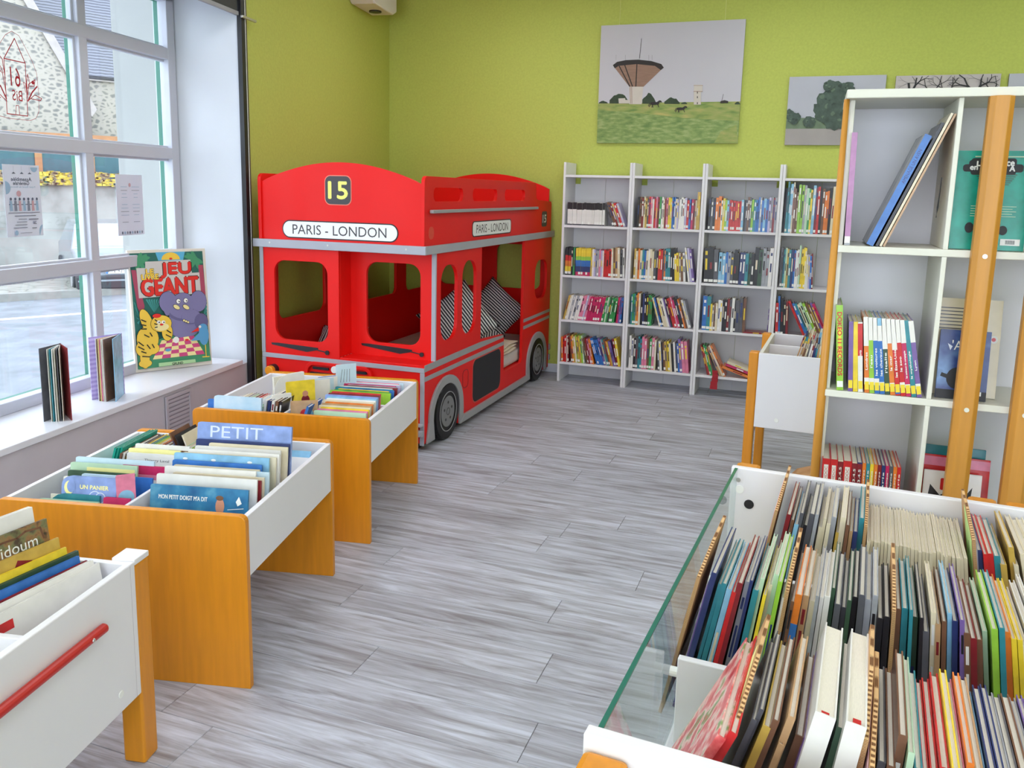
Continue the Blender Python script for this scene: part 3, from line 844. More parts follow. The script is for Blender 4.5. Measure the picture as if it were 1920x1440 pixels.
# front bumper and rear lights
BP('bumper', bus_silver, lambda b: (b.box(X0 + 0.02, Y0 - 0.03, 0.10, X1 - 0.0, Y0 + 0.004, 0.135), b.box(X0 + 0.02, Y0 - 0.03, 0.16, X1 - 0.0, Y0 + 0.004, 0.175)), 0.004)
for z0, z1, m in ((0.50, 0.56, 'label_white'), (0.41, 0.47, 'lamp_orange'), (0.33, 0.38, 'bus_red')):
    BP('tail_light', m, lambda b: b.box(X1 - 0.06, Y1 + 0.0005, z0, X1 - 0.01, Y1 + 0.018, z1), 0.003)
for z0 in (0.11, 0.20):
    BP('rear_bumper', grey_metal, lambda b: b.box(X1 - 0.2, Y1 + 0.0005, z0, X1 + 0.012, Y1 + 0.026, z0 + 0.05), 0.004)
# side signs
xs = X1 + 0.0012
ds_ = BP('destination_sign', print_black, lambda b: b.prism(rrect(4.985, 1.247, 5.725, 1.350, 0.030, 6), [], 'x', X1, X1 + 0.001), 0)
bus_child(ds_, 'sign_face', print_white, lambda b: b.prism(rrect(4.995, 1.254, 5.715, 1.343, 0.026, 6), [], 'x', X1, xs))
bus_text('PARIS - LONDON', (xs + 0.0006, 5.355, 1.298), (0, 1, 0), 0.60, 0.056, 'plate_dark', 0.0, ds_)
rp_ = BP('route_plate', 'plate_dark', lambda b: b.prism(rrect(6.452, 1.268, 6.588, 1.392, 0.025, 5), [], 'x', X1, xs), 0)
bus_text('15', (xs + 0.0006, 6.52, 1.332), (0, 1, 0), 0.09, 0.062, 'label_white', 0.002, rp_)
BP('side_sticker', mat('sticker_red', (226, 70, 44), 0.4), lambda b: b.prism(rrect(4.335, 1.262, 4.405, 1.335, 0.03, 5), [], 'x', X1, X1 + 0.001), 0)
# bedding: mattress, blanket and pillows are things of their own
mat('mattress_grey', (206, 198, 196), 0.9, 0.06, 10)
m_ = MB().box(X0 + 0.05, YR + 0.16, 0.2155, X1 - 0.04, Y1 - 0.07, 0.33).build('mattress', 'mattress_grey', origin=None, bevel=0.03, seg=3)
m_.name = 'mattress'
tag(m_, 'pale grey mattress on the lower deck of the red bus bed', 'mattress')
def stripes(name, rotx):
    return ramp_mat(name, [(0.0, (36, 38, 48)), (0.48, (40, 42, 54)), (0.54, (226, 226, 228)), (1.0, (232, 232, 234))], 'WAVE_X', 16.0, 0.9, None, 0.8)
stripes('pillow_stripe', 0)
def pillow(name, label, w, h, t, Mx):
    n = 16
    mb = MB()
    def prof(u, v):
        e = max(0.0, (1 - abs(u) ** 3.2) * (1 - abs(v) ** 3.2)) ** 0.55
        return e
    idx = {}
    for side in (1, -1):
        for i in range(n + 1):
            for j in range(n + 1):
                u, v = -1 + 2 * i / n, -1 + 2 * j / n
                edge = i in (0, n) or j in (0, n)
                if side == -1 and edge:
                    idx[(side, i, j)] = idx[(1, i, j)]
                    continue
                idx[(side, i, j)] = len(mb.v)
                pin = 1 - 0.10 * (1 - u * u) * (abs(v) ** 2) - 0.10 * (1 - v * v) * (abs(u) ** 2)
                wr = 0.012 * math.sin(7 * u + 3 * v) * math.cos(5 * v)
                mb.v.append(Vector((u * w / 2 * pin, v * h / 2 * pin, side * (t / 2 * prof(u, v) + (wr if not edge else 0)))))
        for i in range(n):
            for j in range(n):
                mb.f.append([idx[(side, i, j)], idx[(side, i + 1, j)], idx[(side, i + 1, j + 1)], idx[(side, i, j + 1)]]); mb.m.append(0)
    ob = mb.build(name, 'pillow_stripe', smooth=True)
    ob.matrix_world = Mx
    return tag(ob, label, 'pillow', 'striped pillows in the bus bed')
def pose(loc, rx, ry, rz):
    return Matrix.Translation(loc) @ Matrix.Rotation(D2R(rz), 4, 'Z') @ Matrix.Rotation(D2R(ry), 4, 'Y') @ Matrix.Rotation(D2R(rx), 4, 'X')
pillow('pillow', 'striped pillow propped behind the two narrow side windows of the bus', 0.46, 0.46, 0.15, pose((-2.44, 5.62, 0.585), 68, 0, 14) @ Matrix.Rotation(D2R(40), 4, 'Z'))
pillow('pillow', 'striped pillow standing on its corner in the bus doorway', 0.43, 0.43, 0.14, pose((-2.42, 6.30, 0.565), 68, 0, 12) @ Matrix.Rotation(D2R(50), 4, 'Z'))
pillow('pillow', 'striped pillow lying flat between the two propped ones', 0.46, 0.34, 0.13, pose((-2.42, 5.95, 0.395), 4, 3, 20))
pillow('pillow', 'striped pillow slumped low behind the cab window of the bus', 0.34, 0.36, 0.13, pose((-3.0, 4.86, 0.47), 42, 0, 10))
# folded blanket at the doorway
mat('blanket_beige', (222, 204, 184), 0.95, 0.06, 14)
bk = thing('folded_blanket', 'folded beige blanket at the bus doorway sill', 'blanket', (-2.30, 5.86, 0.3305))
for k in range(3):
    mb = MB()
    n = 10
    top = []; bot = []
    for i in range(n + 1):
        for j in range(n + 1):
            u, v = i / n, j / n
            x = -0.19 + 0.38 * u + 0.012 * math.sin(4 * v + k); yv = -0.17 + 0.36 * v + 0.01 * math.sin(5 * u + k)
            e = 0.010 * (1 - abs(2 * u - 1) ** 6) * (1 - abs(2 * v - 1) ** 6) + 0.003 * math.sin(9 * u + 7 * v + k)
            top.append((x, yv, k * 0.024 + 0.012 + e)); bot.append((x, yv, k * 0.024 + 0.001))
    N = (n + 1) ** 2
    fs = []
    for i in range(n):
        for j in range(n):
            a = i * (n + 1) + j
            fs.append((a, a + n + 1, a + n + 2, a + 1)); fs.append((N + a, N + a + 1, N + a + n + 2, N + a + n + 1))
    ring = [i * (n + 1) for i in range(n + 1)] + [n * (n + 1) + j for j in range(1, n + 1)] + [i * (n + 1) + n for i in range(n - 1, -1, -1)] + [j for j in range(n - 1, 0, -1)]
    for i in range(len(ring)):
        a, c = ring[i], ring[(i + 1) % len(ring)]
        fs.append((a, c, N + c, N + a))
    mb.add(top + bot, fs)
    mb.build('blanket_fold', 'blanket_beige', bk, smooth=True)
# ------------------------------------------------------------------ books
BR = random.Random(21)
def book(name, label, Mx, t, h, d, c, group=None, bands=None, sticker=None, title=None, title_m='label_white', accent=None, cover_mat=None, cat='book', rounded=0.0, pagecol='page_paper', marks=True, label_h=0.020):
    """local frame: thickness x 0..t, spine at y = 0, depth y 0..d, height z 0..h"""
    root = bpy.data.objects.new(name, None)
    root.empty_display_size = 0.02
    col.objects.link(root)
    root.matrix_world = Mx
    tag(root, label, cat, group)
    b2 = min(0.0022, t * 0.22)
    mats = [cover_mat or cv(c)]
    mb = MB()
    mb.box(0, 0, 0, t, b2, h)
    if rounded:
        for xa, xb in ((0, b2), (t - b2, t)):
            pts = [(b2, 0), (d, 0)] + [(d - rounded + rounded * math.sin(a), h - rounded + rounded * math.cos(a)) for a in (1.57, 1.2, 0.8, 0.4, 0)] + [(b2, h)]
            mb.prism(pts, [], 'x', xa, xb)
    else:
        mb.box(0, b2, 0, b2, d, h)
        mb.box(t - b2, b2, 0, t, d, h)
    if bands:
        for (f0, f1, k) in bands:
            m = k if len(k) > 2 else cv(k)
            if m not in mats:
                mats.append(m)
            mb.box(-0.0002, -0.0004, h * f0, t + 0.0002, b2 * 0.5, h * f1, mats.index(m))
    elif marks and not title:
        a = cv(accent or BR.choice('WEKYWrWbK'))
        if a not in mats:
            mats.append(a)
        k = mats.index(a) if len(mats) > 1 else 0
        z0 = h * BR.uniform(0.30, 0.45); z1 = z0 + h * BR.uniform(0.18, 0.36)
        mb.box(t * 0.28, -0.0004, z0, t * 0.72, b2 * 0.5, z1, k)
        if BR.random() < 0.6:
            mb.box(t * 0.25, -0.0004, h * 0.80, t * 0.75, b2 * 0.5, h * BR.uniform(0.86, 0.94), k)
    cov = mb.build('cover', mats, root, fix=bool(rounded))
    COVER[root.name] = cov
    MB().box(b2, b2, 0.003, t - b2, d - 0.004, h - 0.0035).build('pages', pagecol, root, fix=False)
    if sticker:
        MB().box(t * 0.06, -0.0007, 0.010, t * 0.94, b2 * 0.6, 0.010 + label_h).build('spine_label', sticker, cov, fix=False)
    if title:
        tm = MB()
        put_text(tm, title, (t / 2, -0.0006, h * 0.56), (0, 0, -1), (1, 0, 0), h * 0.62, t * 0.5, 0)
        tm.build('title', title_m, cov, fix=False)
    return root

def lean_matrix(base, x, y, z, t, a, yaw=0.0):
    """base frame (Matrix), bottom-left corner at x, lean a degrees (positive: top to the right)"""
    q = D2R(a)
    lift = t * math.sin(q) if a > 0 else 0.0
    return base @ Matrix.Translation((x, y, z + lift + 0.0004)) @ Matrix.Rotation(q, 4, 'Y') @ Matrix.Rotation(D2R(yaw), 4, 'Z')

def shelf_row(base, x0, x1, z, y, groups, where, gname, name='paperback', depth=0.135, fit=True, sticker_p=0.5, stick=('label_white',), rnd_seed=1, kind='book'):
    """groups: (codes, lean, height, thickness[, height jitter]); '.' in codes is a gap"""
    r = random.Random(rnd_seed)
    items = []
    for g in groups:
        codes, a, h, t = g[:4]
        jit = g[4] if len(g) > 4 else 0.06
        for c in codes:
            if c == '.':
                items.append(None); continue
            items.append([c, a + r.uniform(-0.6, 0.6), h * (1 + r.uniform(-jit, jit * 0.6)), t * r.uniform(0.8, 1.25)])
    def run(scale, place):
        x = x0; prev = 0.0; prevh = 0.0; n = 0
        for it in items:
            if it is None:
                x += 0.03; prev = 0.0; continue
            c, a, h, t = it
            t = t * scale
            q = math.sin(D2R(abs(a)))
            if a < -3 and prev > a + 4:
                x += h * (q - math.sin(D2R(abs(prev))) if prev < 0 else q) * 0.98
            if prev > 3 and a < prev - 4:
                x += prevh * (math.sin(D2R(prev)) - (q if a > 0 else 0)) * 0.98
            n += 1
            if place:
                place(n, c, x, t, h, a)
            x += t / math.cos(D2R(a)) + 0.0004
            prev, prevh = a, h
        if prev > 3:
            x += prevh * math.sin(D2R(prev))
        return x
    s = 1.0
    if fit:
        for _ in range(12):
            e = run(s, None)
            s *= max(0.6, min(1.5, 1 + (x1 - e) / max(0.05, (x1 - x0)) * 0.9))
    def place(n, c, x, t, h, a):
        dd = depth * r.uniform(0.9, 1.05)
        bands = BANDS.get(c)
        cc = {'1': 'K', '2': 'Y', '3': 'W', '4': 'B'}.get(c, c)
        nm = {'1': 'rainbow-spined', '2': 'yellow and blue banded', '3': 'black-topped white', '4': 'blue banded'}.get(c, COLN[cc][0])
        book(name, '%s %s, %s from left on %s' % (nm, kind, ORD[n], where), lean_matrix(base, x, y + r.uniform(0, 0.012), z, t, a), t, h, dd, cc, gname, bands,
             r.choice(stick) if r.random() < sticker_p else None)
    run(s, place)
BANDS = {'1': [(0.10, 0.32, 'Y'), (0.32, 0.52, 'O'), (0.52, 0.72, 'R')], '2': [(0.0, 0.14, 'M'), (0.14, 0.34, 'b'), (0.34, 0.56, 'B'), (0.56, 0.70, 'L')],
         '3': [(0.70, 1.0, 'K'), (0.0, 0.06, 'D')], '4': [(0.0, 0.3, 'W'), (0.7, 0.95, 'R')]}

# ------------------------------------------------------------------ four white bookcases on the back wall
SHX = [-1.905 + 0.5555 * k for k in range(5)]
SF, SBK = 6.462, 6.765
SZ = [0.165, 0.520, 0.886, 1.290, 1.688]
PLACES = ['leftmost', 'second', 'third', 'rightmost']
for k in range(4):
    xa, xb = SHX[k] + 0.0008, SHX[k + 1] - 0.0008
    o = Vector(((xa + xb) / 2, (SF + SBK) / 2, 0))
    bc = thing('bookcase', 'tall white bookcase on the green wall, %s of the four' % PLACES[k], 'bookcase', o, 0, 'white bookcases along the back wall')
    def P(name, fn, m=white_lam, bevel=0.0015):
        b = MB(); fn(b)
        return b.build(name, m, bc, origin=o, bevel=bevel)
    P('side_panel', lambda b: b.box(xa, SF, 0, xa + 0.019, SBK, 1.786))
    P('side_panel', lambda b: b.box(xb - 0.019, SF, 0, xb, SBK, 1.786))
    for i, z in enumerate(SZ):
        P('shelf', lambda b: b.box(xa + 0.019, SF + 0.004, z - 0.019, xb - 0.019, SBK - 0.008, z))
    xm = (xa + xb) / 2
    def back(b, u0, u1, cut):
        pts = [(u0, 0.0), (u1, 0.0), (u1, 1.668), (u0, 1.668)]
        if cut < 0:
            pts = [(u0, 0.0), (u1, 0.0), (u1, 1.668), (u0 + 0.045, 1.668), (u0 + 0.045, 1.62), (u0, 1.62)]
        elif cut > 0:
            pts = [(u0, 0.0), (u1, 0.0), (u1, 1.62), (u1 - 0.03, 1.62), (u1 - 0.03, 1.668), (u0, 1.668)]
        b.prism(pts, [], 'y', SBK - 0.008, SBK - 0.002)
    P('back_panel', lambda b: back(b, xa + 0.019, xm - 0.001, -1), white_lam, 0)
    P('back_panel', lambda b: back(b, xm + 0.001, xb - 0.019, 1 if k == 2 else 0), white_lam, 0)
I4 = Matrix.Identity(4)
ROWN = {4: 'top shelf', 3: 'second shelf', 2: 'third shelf', 1: 'bottom shelf'}
ROWS = {
 (0, 4): ([('3' * 16, 0, 0.180, 0.0150, 0.02), ('DNrSRI', -21, 0.195, 0.013)], 0.02, 0.50, 1),
 (0, 3): ([('1111KGK', 0, 0.195, 0.0115, 0.02), ('222222', 0, 0.195, 0.0175, 0.02), ('yWISSPIW', 0, 0.185, 0.010), ('RRR', 0, 0.190, 0.017), ('ENAEDW', -2, 0.205, 0.015)], 0.012, 0.508, 2),
 (0, 2): ([('yEWSWSWW', 13, 0.185, 0.013, 0.03), ('PPIP', 12, 0.19, 0.013, 0.03), ('MMMMMMMM', 10, 0.185, 0.013, 0.02), ('GGJGgGGG', 8, 0.185, 0.0115, 0.03), ('MVB', 4, 0.20, 0.013)], 0.012, 0.51, 3),
 (0, 1): ([('ORRWr', -2, 0.19, 0.014), ('NOyELyyLJ', -8, 0.20, 0.013), ('NNrPOO', -12, 0.185, 0.013), ('BBBBBV', -17, 0.19, 0.014), ('STNOyVV', -16, 0.185, 0.013), ('rY', -12, 0.205, 0.022)], 0.012, 0.51, 4),
 (1, 4): ([('KNrEyDRPWRPrGWErPYYBBEIWWWIRBMrE', 0, 0.192, 0.0125), ('yy', 0, 0.225, 0.012)], 0.03, 0.512, 5),
 (1, 3): ([('yEOETBEWEEDKRRDO', 0, 0.192, 0.0145), ('TTKK', -2, 0.215, 0.016), ('YYENW', -4, 0.185, 0.014), ('WIV', -9, 0.21, 0.014)], 0.022, 0.50, 6),
 (1, 2): ([('TGTyOE', 0, 0.20, 0.0135), ('KbKKGG', 0, 0.20, 0.015), ('EBKEEWVKRRPMKKONWS', -17, 0.19, 0.013)], 0.015, 0.50, 7),
 (1, 1): ([('WWKDTTPPNGPE', 0, 0.20, 0.0165), ('DWKNyYEKWDB', -6, 0.185, 0.014), ('VPP', -7, 0.205, 0.020)], 0.02, 0.50, 8),
 (2, 4): ([('KDK', 0, 0.20, 0.016), ('OO', 0, 0.205, 0.018), ('WYLCRRRRRRC', 0, 0.185, 0.0135), ('KDNDLTBBSBCB', 0, 0.195, 0.014), ('ISrS', 0, 0.205, 0.015)], 0.02, 0.515, 9),
 (2, 3): ([('KKD', -2, 0.215, 0.030), ('CCBSD', 0, 0.195, 0.018), ('KKbbTgK', 0, 0.20, 0.020), ('KgS', 0, 0.225, 0.026), ('SW', 0, 0.22, 0.024)], 0.015, 0.512, 10),
 (2, 2): ([('BT', 0, 0.205, 0.026), ('YENE', 0, 0.16, 0.012), ('WW', 0, 0.185, 0.02), ('KKrD', 0, 0.195, 0.016), ('WK', 0, 0.195, 0.016), ('DDN', -1, 0.20, 0.024)], 0.02, 0.345, 11),
 (2, 1): ([('rRGGN', -16, 0.20, 0.013), ('AEO', -27, 0.215, 0.018)], 0.02, 0.23, 12),
 (3, 4): ([('TTCE', 1, 0.27, 0.011), ('NNLLSJGYCrRKNOO', 0, 0.245, 0.0135, 0.12), ('KErRK', 0, 0.255, 0.014)], 0.02, 0.40, 13),
 (3, 3): ([('DTJyTbB', 0, 0.235, 0.012), ('WWJYYY', 0, 0.24, 0.0115, 0.10), ('WWIBr', -3, 0.205, 0.0115)], 0.015, 0.25, 14),
 (3, 2): ([('RBKKr', -3, 0.23, 0.017, 0.12), ('RBTEJLNyVM', -26, 0.235, 0.014)], 0.012, 0.40, 15),
}
HM = {(0, 4): 1.0, (0, 3): 1.14, (0, 2): 1.1, (0, 1): 1.15, (1, 4): 1.22, (1, 3): 1.22, (1, 2): 1.25, (1, 1): 1.28, (2, 4): 1.27, (2, 3): 1.27, (2, 2): 1.3, (2, 1): 1.2, (3, 4): 1.38, (3, 3): 1.25, (3, 2): 1.22}
for (k, rw), (groups, f0, f1, seed) in ROWS.items():
    groups = [(g[0], g[1], g[2] * HM[(k, rw)]) + tuple(g[3:]) for g in groups]
    shelf_row(I4, SHX[k] + 0.02 + f0, SHX[k] + 0.02 + f1, SZ[rw - 1], SF + 0.012, groups, '%s of the %s white bookcase' % (ROWN[rw], PLACES[k]), 'books on the wall bookcases', rnd_seed=seed, kind='paperback')
# odd ones of the third bookcase: lying flat, leaning alone, sprawled on the bottom shelf
b3 = SHX[2] + 0.02
def flat_book(label, x, y, z, yaw, t, h, d, c, tilt=0.0, name='paperback', group='books on the wall bookcases'):
    m = Matrix.Translation((x, y, z)) @ Matrix.Rotation(D2R(yaw), 4, 'Z') @ Matrix.Rotation(D2R(tilt), 4, 'Y') @ Matrix.Translation((0, 0, t + 0.0005)) @ Matrix.Rotation(D2R(90), 4, 'Y')
    return book(name, label, m, t, h, d, c, group)
flat_book('dark red paperback lying flat at the end of the third bookcase shelf', b3 + 0.335, SF + 0.01, SZ[1], 3, 0.012, 0.17, 0.12, 'r')
book('paperback', 'thin violet booklet standing alone at the right end of the third bookcase', lean_matrix(I4, b3 + 0.505, SF + 0.02, SZ[1], 0.005, 1), 0.005, 0.19, 0.13, 'V', 'books on the wall bookcases')
for i, (c, dx, dz, nm) in enumerate((('O', 0.20, 0.0, 'orange'), ('M', 0.226, 0.021, 'magenta'), ('E', 0.235, 0.040, 'cream'))):
    m = lean_matrix(I4, b3 + dx + 0.008, SF + 0.008, SZ[0] + 0.062 + dz, 0.02, 90 + 17)
    m = I4 @ Matrix.Translation((b3 + dx, SF + 0.008, SZ[0] + 0.088 + dz)) @ Matrix.Rotation(D2R(90 + 17), 4, 'Y')
    book('paperback', nm + ' book sprawled sideways in the slanted heap on the bottom shelf', m, 0.019, 0.235 - i * 0.012, 0.15, c, 'books on the wall bookcases')
# red ribbon hanging over the shelf edge
rb = MB()
for i in range(5):
    z0 = 0.215 - i * 0.03; dx = 0.004 * math.sin(i * 1.3)
    rb.box(b3 + 0.128 + dx - 0.004 * i * 0.5, SF - 0.014 - 0.002 * (i % 2), z0 - 0.031, b3 + 0.168 + dx + 0.002 * i, SF - 0.009 - 0.002 * (i % 2), z0)
tag(rb.build('bookmark_ribbon', mat('ribbon_red', (170, 24, 40), 0.6), bevel=0.002), 'dark red ribbon hanging over the bottom shelf of the third bookcase', 'ribbon')

# ------------------------------------------------------------------ low wooden book tables by the window
def frame_m(ox, oy, deg):
    return Matrix.Translation((ox, oy, 0)) @ Matrix.Rotation(D2R(deg), 4, 'Z')
TW, TD, TZ = 0.82, 0.80, 0.560
def book_table(ox, oy, deg, label):
    t = thing('book_bin_table', label, 'book bin', (ox, oy, 0), D2R(deg), 'orange book bin tables')
    def P(name, m, fn, bevel=0.002):
        b = MB(); fn(b)
        return b.build(name, m, t, bevel=bevel)
    for ya in (0.0, TD - 0.024):
        pts = [(0.0, 0.0), (TW, 0.0)] + [(TW - 0.022 + 0.022 * math.sin(a), TZ + 0.006 - 0.022 + 0.022 * math.cos(a)) for a in (1.57, 1.2, 0.8, 0.4, 0)]
        pts += [(0.022 - 0.022 * math.sin(a), TZ + 0.006 - 0.022 + 0.022 * math.cos(a)) for a in (0, 0.4, 0.8, 1.2, 1.57)]
        P('end_panel', orange_wood, lambda b: b.prism(pts, [], 'y', ya, ya + 0.024), 0.005)
    for xa in (0.004, TW - 0.022):
        P('side_panel', white_lam, lambda b: b.box(xa, 0.0242, 0.362, xa + 0.018, TD - 0.0242, TZ - 0.002))
    P('lining', white_lam, lambda b: b.box(0.0222, 0.0242, 0.375, TW - 0.0222, 0.036, TZ - 0.001))
    P('lining', white_lam, lambda b: b.box(0.0222, TD - 0.036, 0.375, TW - 0.0222, TD - 0.0242, TZ - 0.001))
    P('bottom', white_lam, lambda b: b.box(0.0222, 0.0362, 0.362, TW - 0.0222, TD - 0.0362, 0.374))
    P('divider', white_lam, lambda b: b.box(0.394, 0.0362, 0.3742, 0.406, TD - 0.0362, TZ - 0.010))
    for xa, xb in ((0.0222, 0.3938), (0.4062, TW - 0.0222)):
        P('divider', white_lam, lambda b: b.box(xa, 0.394, 0.3742, xb, 0.406, TZ - 0.035))
    return t
T1M, T2M = frame_m(-1.724 - TW * 0.981, 3.033 - TW * 0.194, 11), frame_m(-1.532 - TW * 0.9744, 1.947 - TW * 0.2250, 13)
book_table(-1.724 - TW * 0.981, 3.033 - TW * 0.194, 11, 'orange wooden book bin table standing in front of the red bus')
book_table(-1.532 - TW * 0.9744, 1.947 - TW * 0.2250, 13, 'orange wooden book bin table in the middle, holding the large blue picture book')
BZ = 0.3745
def facing(base, x0, x1, y, top, c, label, lean=8, t=0.009, group=None, z=BZ, cover_mat=None, rounded=0.006, yaw=0.0, name='picture_book', h=None, roll=0.0):
    """a book whose front cover looks to the front of the bin (-y), leaning back; returns (root, function to print on its cover)"""
    w = x1 - x0
    h = h or (top - z) / math.cos(D2R(lean))
    q = D2R(lean)
    # local x -> back, y -> left, so the spine is on the right edge
    m = base @ Matrix.Translation((x1, y - math.sin(q) * h, z + t * math.sin(q) + 0.0006)) @ Matrix.Rotation(D2R(90 + yaw), 4, 'Z') @ Matrix.Rotation(q, 4, 'Y') @ Matrix.Rotation(D2R(roll), 4, 'X')
    root = book(name, label, m, t, h, w, c, group, cover_mat=cover_mat, rounded=rounded, marks=False)
    pr = Print((-0.0003, w, 0), (0, -1, 0), (0, 0, 1), (-1, 0, 0))
    return root, pr, w, h
def across(base, x, y0, y1, top, c, label, lean=10, t=0.006, group=None, z=BZ, name='picture_book', h=None, bands=None, cover_mat=None, marks=True, yaw=0.0):
    """a book thin across the bin (x), spine to the front"""
    h = h or (top - z) / math.cos(D2R(lean))
    return book(name, label, base @ Matrix.Translation((0, 0, 0)) @ lean_matrix(I4, x, y0, z, t, lean, yaw), t, h, y1 - y0, c, group, bands, cover_mat=cover_mat, marks=marks)
GT2 = 'picture books in the middle bin table'
GT1 = 'picture books in the far bin table'
ramp_mat('cover_sea', [(0.3, (28, 92, 140)), (0.55, (52, 128, 172)), (0.7, (96, 160, 190))], 'NOISE', 14, 0.3)
mat('text_pale', (214, 222, 240), 0.5, 0.02)
mat('skin_print', (206, 140, 110), 0.5, 0.05)
# middle table, right-hand front compartment, from the front
r_, p_, w_, h_ = facing(T2M, 0.435, 0.765, 0.145, 0.590, 'B', "blue picture book lettered MON PETIT DOIGT M'A DIT, front of the middle bin", 10, 0.009, GT2, cover_mat='cover_sea')
p_.text("MON PETIT DOIGT M'A DIT", w_ * 0.34, h_ * 0.83, w_ * 0.50, 0.014, 'label_white', 0.0004)
p_.disc(w_ * 0.72, h_ * 0.74, 0.015, 'skin_print', 0.026); p_.disc(w_ * 0.715, h_ * 0.86, 0.013, 'cover_brown', 0.008)
p_.poly([(w_ * 0.88, h_ * 0.82), (w_ * 0.91, h_ * 0.90), (w_ * 0.94, h_ * 0.80), (w_ * 0.90, h_ * 0.76)], 'label_white'); p_.line([(w_ * 0.80, h_ * 0.70), (w_ * 0.96, h_ * 0.73)], 0.002, 'label_white')
p_.build('cover_print', r_)
seqA = [(0.425, 0.770, 0.165, 0.606, 'W', 'white board book right behind the blue one lettered MON PETIT'), (0.43, 0.775, 0.184, 0.596, 'r', 'dark red picture book in the middle bin'),
        (0.46, 0.777, 0.203, 0.600, 'E', 'cream picture book behind the dark red one in the middle bin'), (0.42, 0.74, 0.224, 0.612, 'W', 'plain white picture book, widest of the middle bin front half'),
        (0.52, 0.777, 0.244, 0.604, 'c', 'pale blue book showing a corner at the right of the middle bin'), (0.43, 0.735, 0.263, 0.604, 'E', 'cream book with tan edge in the middle bin'),
        (0.415, 0.735, 0.283, 0.614, 'B', 'bright blue picture book in front of the light blue one'), (0.410, 0.752, 0.305, 0.632, 'C', 'light blue picture book with white birds in the middle bin'),
        (0.43, 0.768, 0.325, 0.628, 'E', 'cream picture book right behind the light blue one with birds'), (0.44, 0.772, 0.345, 0.634, 'W', 'white picture book standing just before the middle cross divider')]
for (x0, x1, y, top, c, lab) in seqA:
    r_, p_, w_, h_ = facing(T2M, x0, x1, y + 0.035, top, c, lab, 9, 0.008, GT2)
    if c == 'C':
        for u in (0.12, 0.42, 0.8):
            p_.disc(w_ * u, h_ * 0.93, 0.009, 'label_white', 0.004)
        p_.build('cover_print', r_)
seqB = [(0.425, 0.745, 0.436, 0.622, 'W', 'white folder book before the navy one in the middle bin'), (0.47, 0.765, 0.452, 0.630, 'E', 'cream tabbed folder in the middle bin'),
        (0.412, 0.765, 0.470, 0.636, 'b', 'navy blue picture book in front of the tall one lettered PETIT')]
for (x0, x1, y, top, c, lab) in seqB:
    facing(T2M, x0, x1, y + 0.02, top, c, lab, 9, 0.008, GT2)
r_, p_, w_, h_ = facing(T2M, 0.405, 0.762, 0.520, 0.690, 'p', 'tall periwinkle blue picture book lettered PETIT', 9, 0.012, GT2, rounded=0.008)
p_.text('PETIT', w_ * 0.42, h_ * 0.90, w_ * 0.56, 0.042, 'text_pale')
p_.text('J', w_ * 0.87, h_ * 0.62, 0.018, 0.04, 'text_pale'); p_.disc(w_ * 0.92, h_ * 0.28, 0.05, 'cover_green', 0.03)
p_.build('cover_print', r_)
facing(T2M, 0.60, 0.765, 0.70, 0.590, 'C', 'light blue book leaning far back in the right rear compartment', 38, 0.008, GT2, h=0.21)
facing(T2M, 0.61, 0.772, 0.655, 0.560, 'W', 'white book leaning far back in the right rear compartment', 40, 0.010, GT2, h=0.20)
facing(T2M, 0.43, 0.60, 0.72, 0.585, 'E', 'cream book slumped in the right rear compartment', 30, 0.010, GT2, h=0.21)
# middle table, left front compartment
r_, p_, w_, h_ = facing(T2M, 0.135, 0.325, 0.135, 0.600, 'p', 'cloud-topped blue board book lettered UN PANIER with a moon', 10, 0.016, GT2, rounded=0.03)
p_.text('UN PANIER', w_ * 0.60, h_ * 0.86, w_ * 0.52, 0.013, 'note_yellow', 0.0007); p_.disc(w_ * 0.14, h_ * 0.84, 0.017, 'note_yellow', 0.022); p_.disc(w_ * 0.18, h_ * 0.86, 0.015, cv('p'), 0.020)
p_.disc(w_ * 0.62, h_ * 0.72, 0.022, 'text_pale', 0.022); p_.disc(w_ * 0.62, h_ * 0.72, 0.019, cv('p'), 0.019); p_.disc(w_ * 0.72, h_ * 0.72, 0.018, 'text_pale'); p_.disc(w_ * 0.72, h_ * 0.72, 0.015, cv('p'))
p_.build('cover_print', r_)
LF = [(0.10, 0.275, 0.085, 0.548, 'T', 'teal round-topped board book at the front left of the middle bin', 0.05), (0.08, 0.285, 0.062, 0.536, 'J', 'pale green board book at the very front left of the middle bin', 0.006),
      (0.295, 0.385, 0.075, 0.550, 'M', 'magenta and white board book beside the centre divider', 0.006), (0.16, 0.345, 0.168, 0.588, 'c', 'pale blue board book right behind the cloud-topped one', 0.006),
      (0.30, 0.39, 0.20, 0.575, 'B', 'small blue book low beside the centre divider', 0.006), (0.07, 0.31, 0.225, 0.575, 'g', 'dark green book in the left front compartment of the middle bin', 0.006), (0.055, 0.30, 0.262, 0.590, 'J', 'pale green and yellow picture book in the left compartment', 0.006),
      (0.055, 0.345, 0.292, 0.600, 'c', 'pale blue picture book at the left of the middle bin', 0.006), (0.23, 0.39, 0.285, 0.585, 'M', 'magenta board book beside the centre divider', 0.006)]
for (x0, x1, y, top, c, lab, rr) in LF:
    r_, p_, w_, h_ = facing(T2M, x0, x1, y + 0.03, top, c, lab, 9, 0.009, GT2, rounded=rr)
    if c == 'M':
        p_.rect(w_ * 0.2, h_ * 0.5, w_ * 0.9, h_ * 0.86, 'cover_pink'); p_.rect(w_ * 0.35, h_ * 0.5, w_ * 0.8, h_ * 0.78, 'label_white'); p_.build('cover_print', r_)
    if lab.startswith('pale green and'):
        p_.rect(w_ * 0.25, h_ * 0.45, w_ * 0.97, h_ * 0.94, 'note_yellow'); p_.build('cover_print', r_)
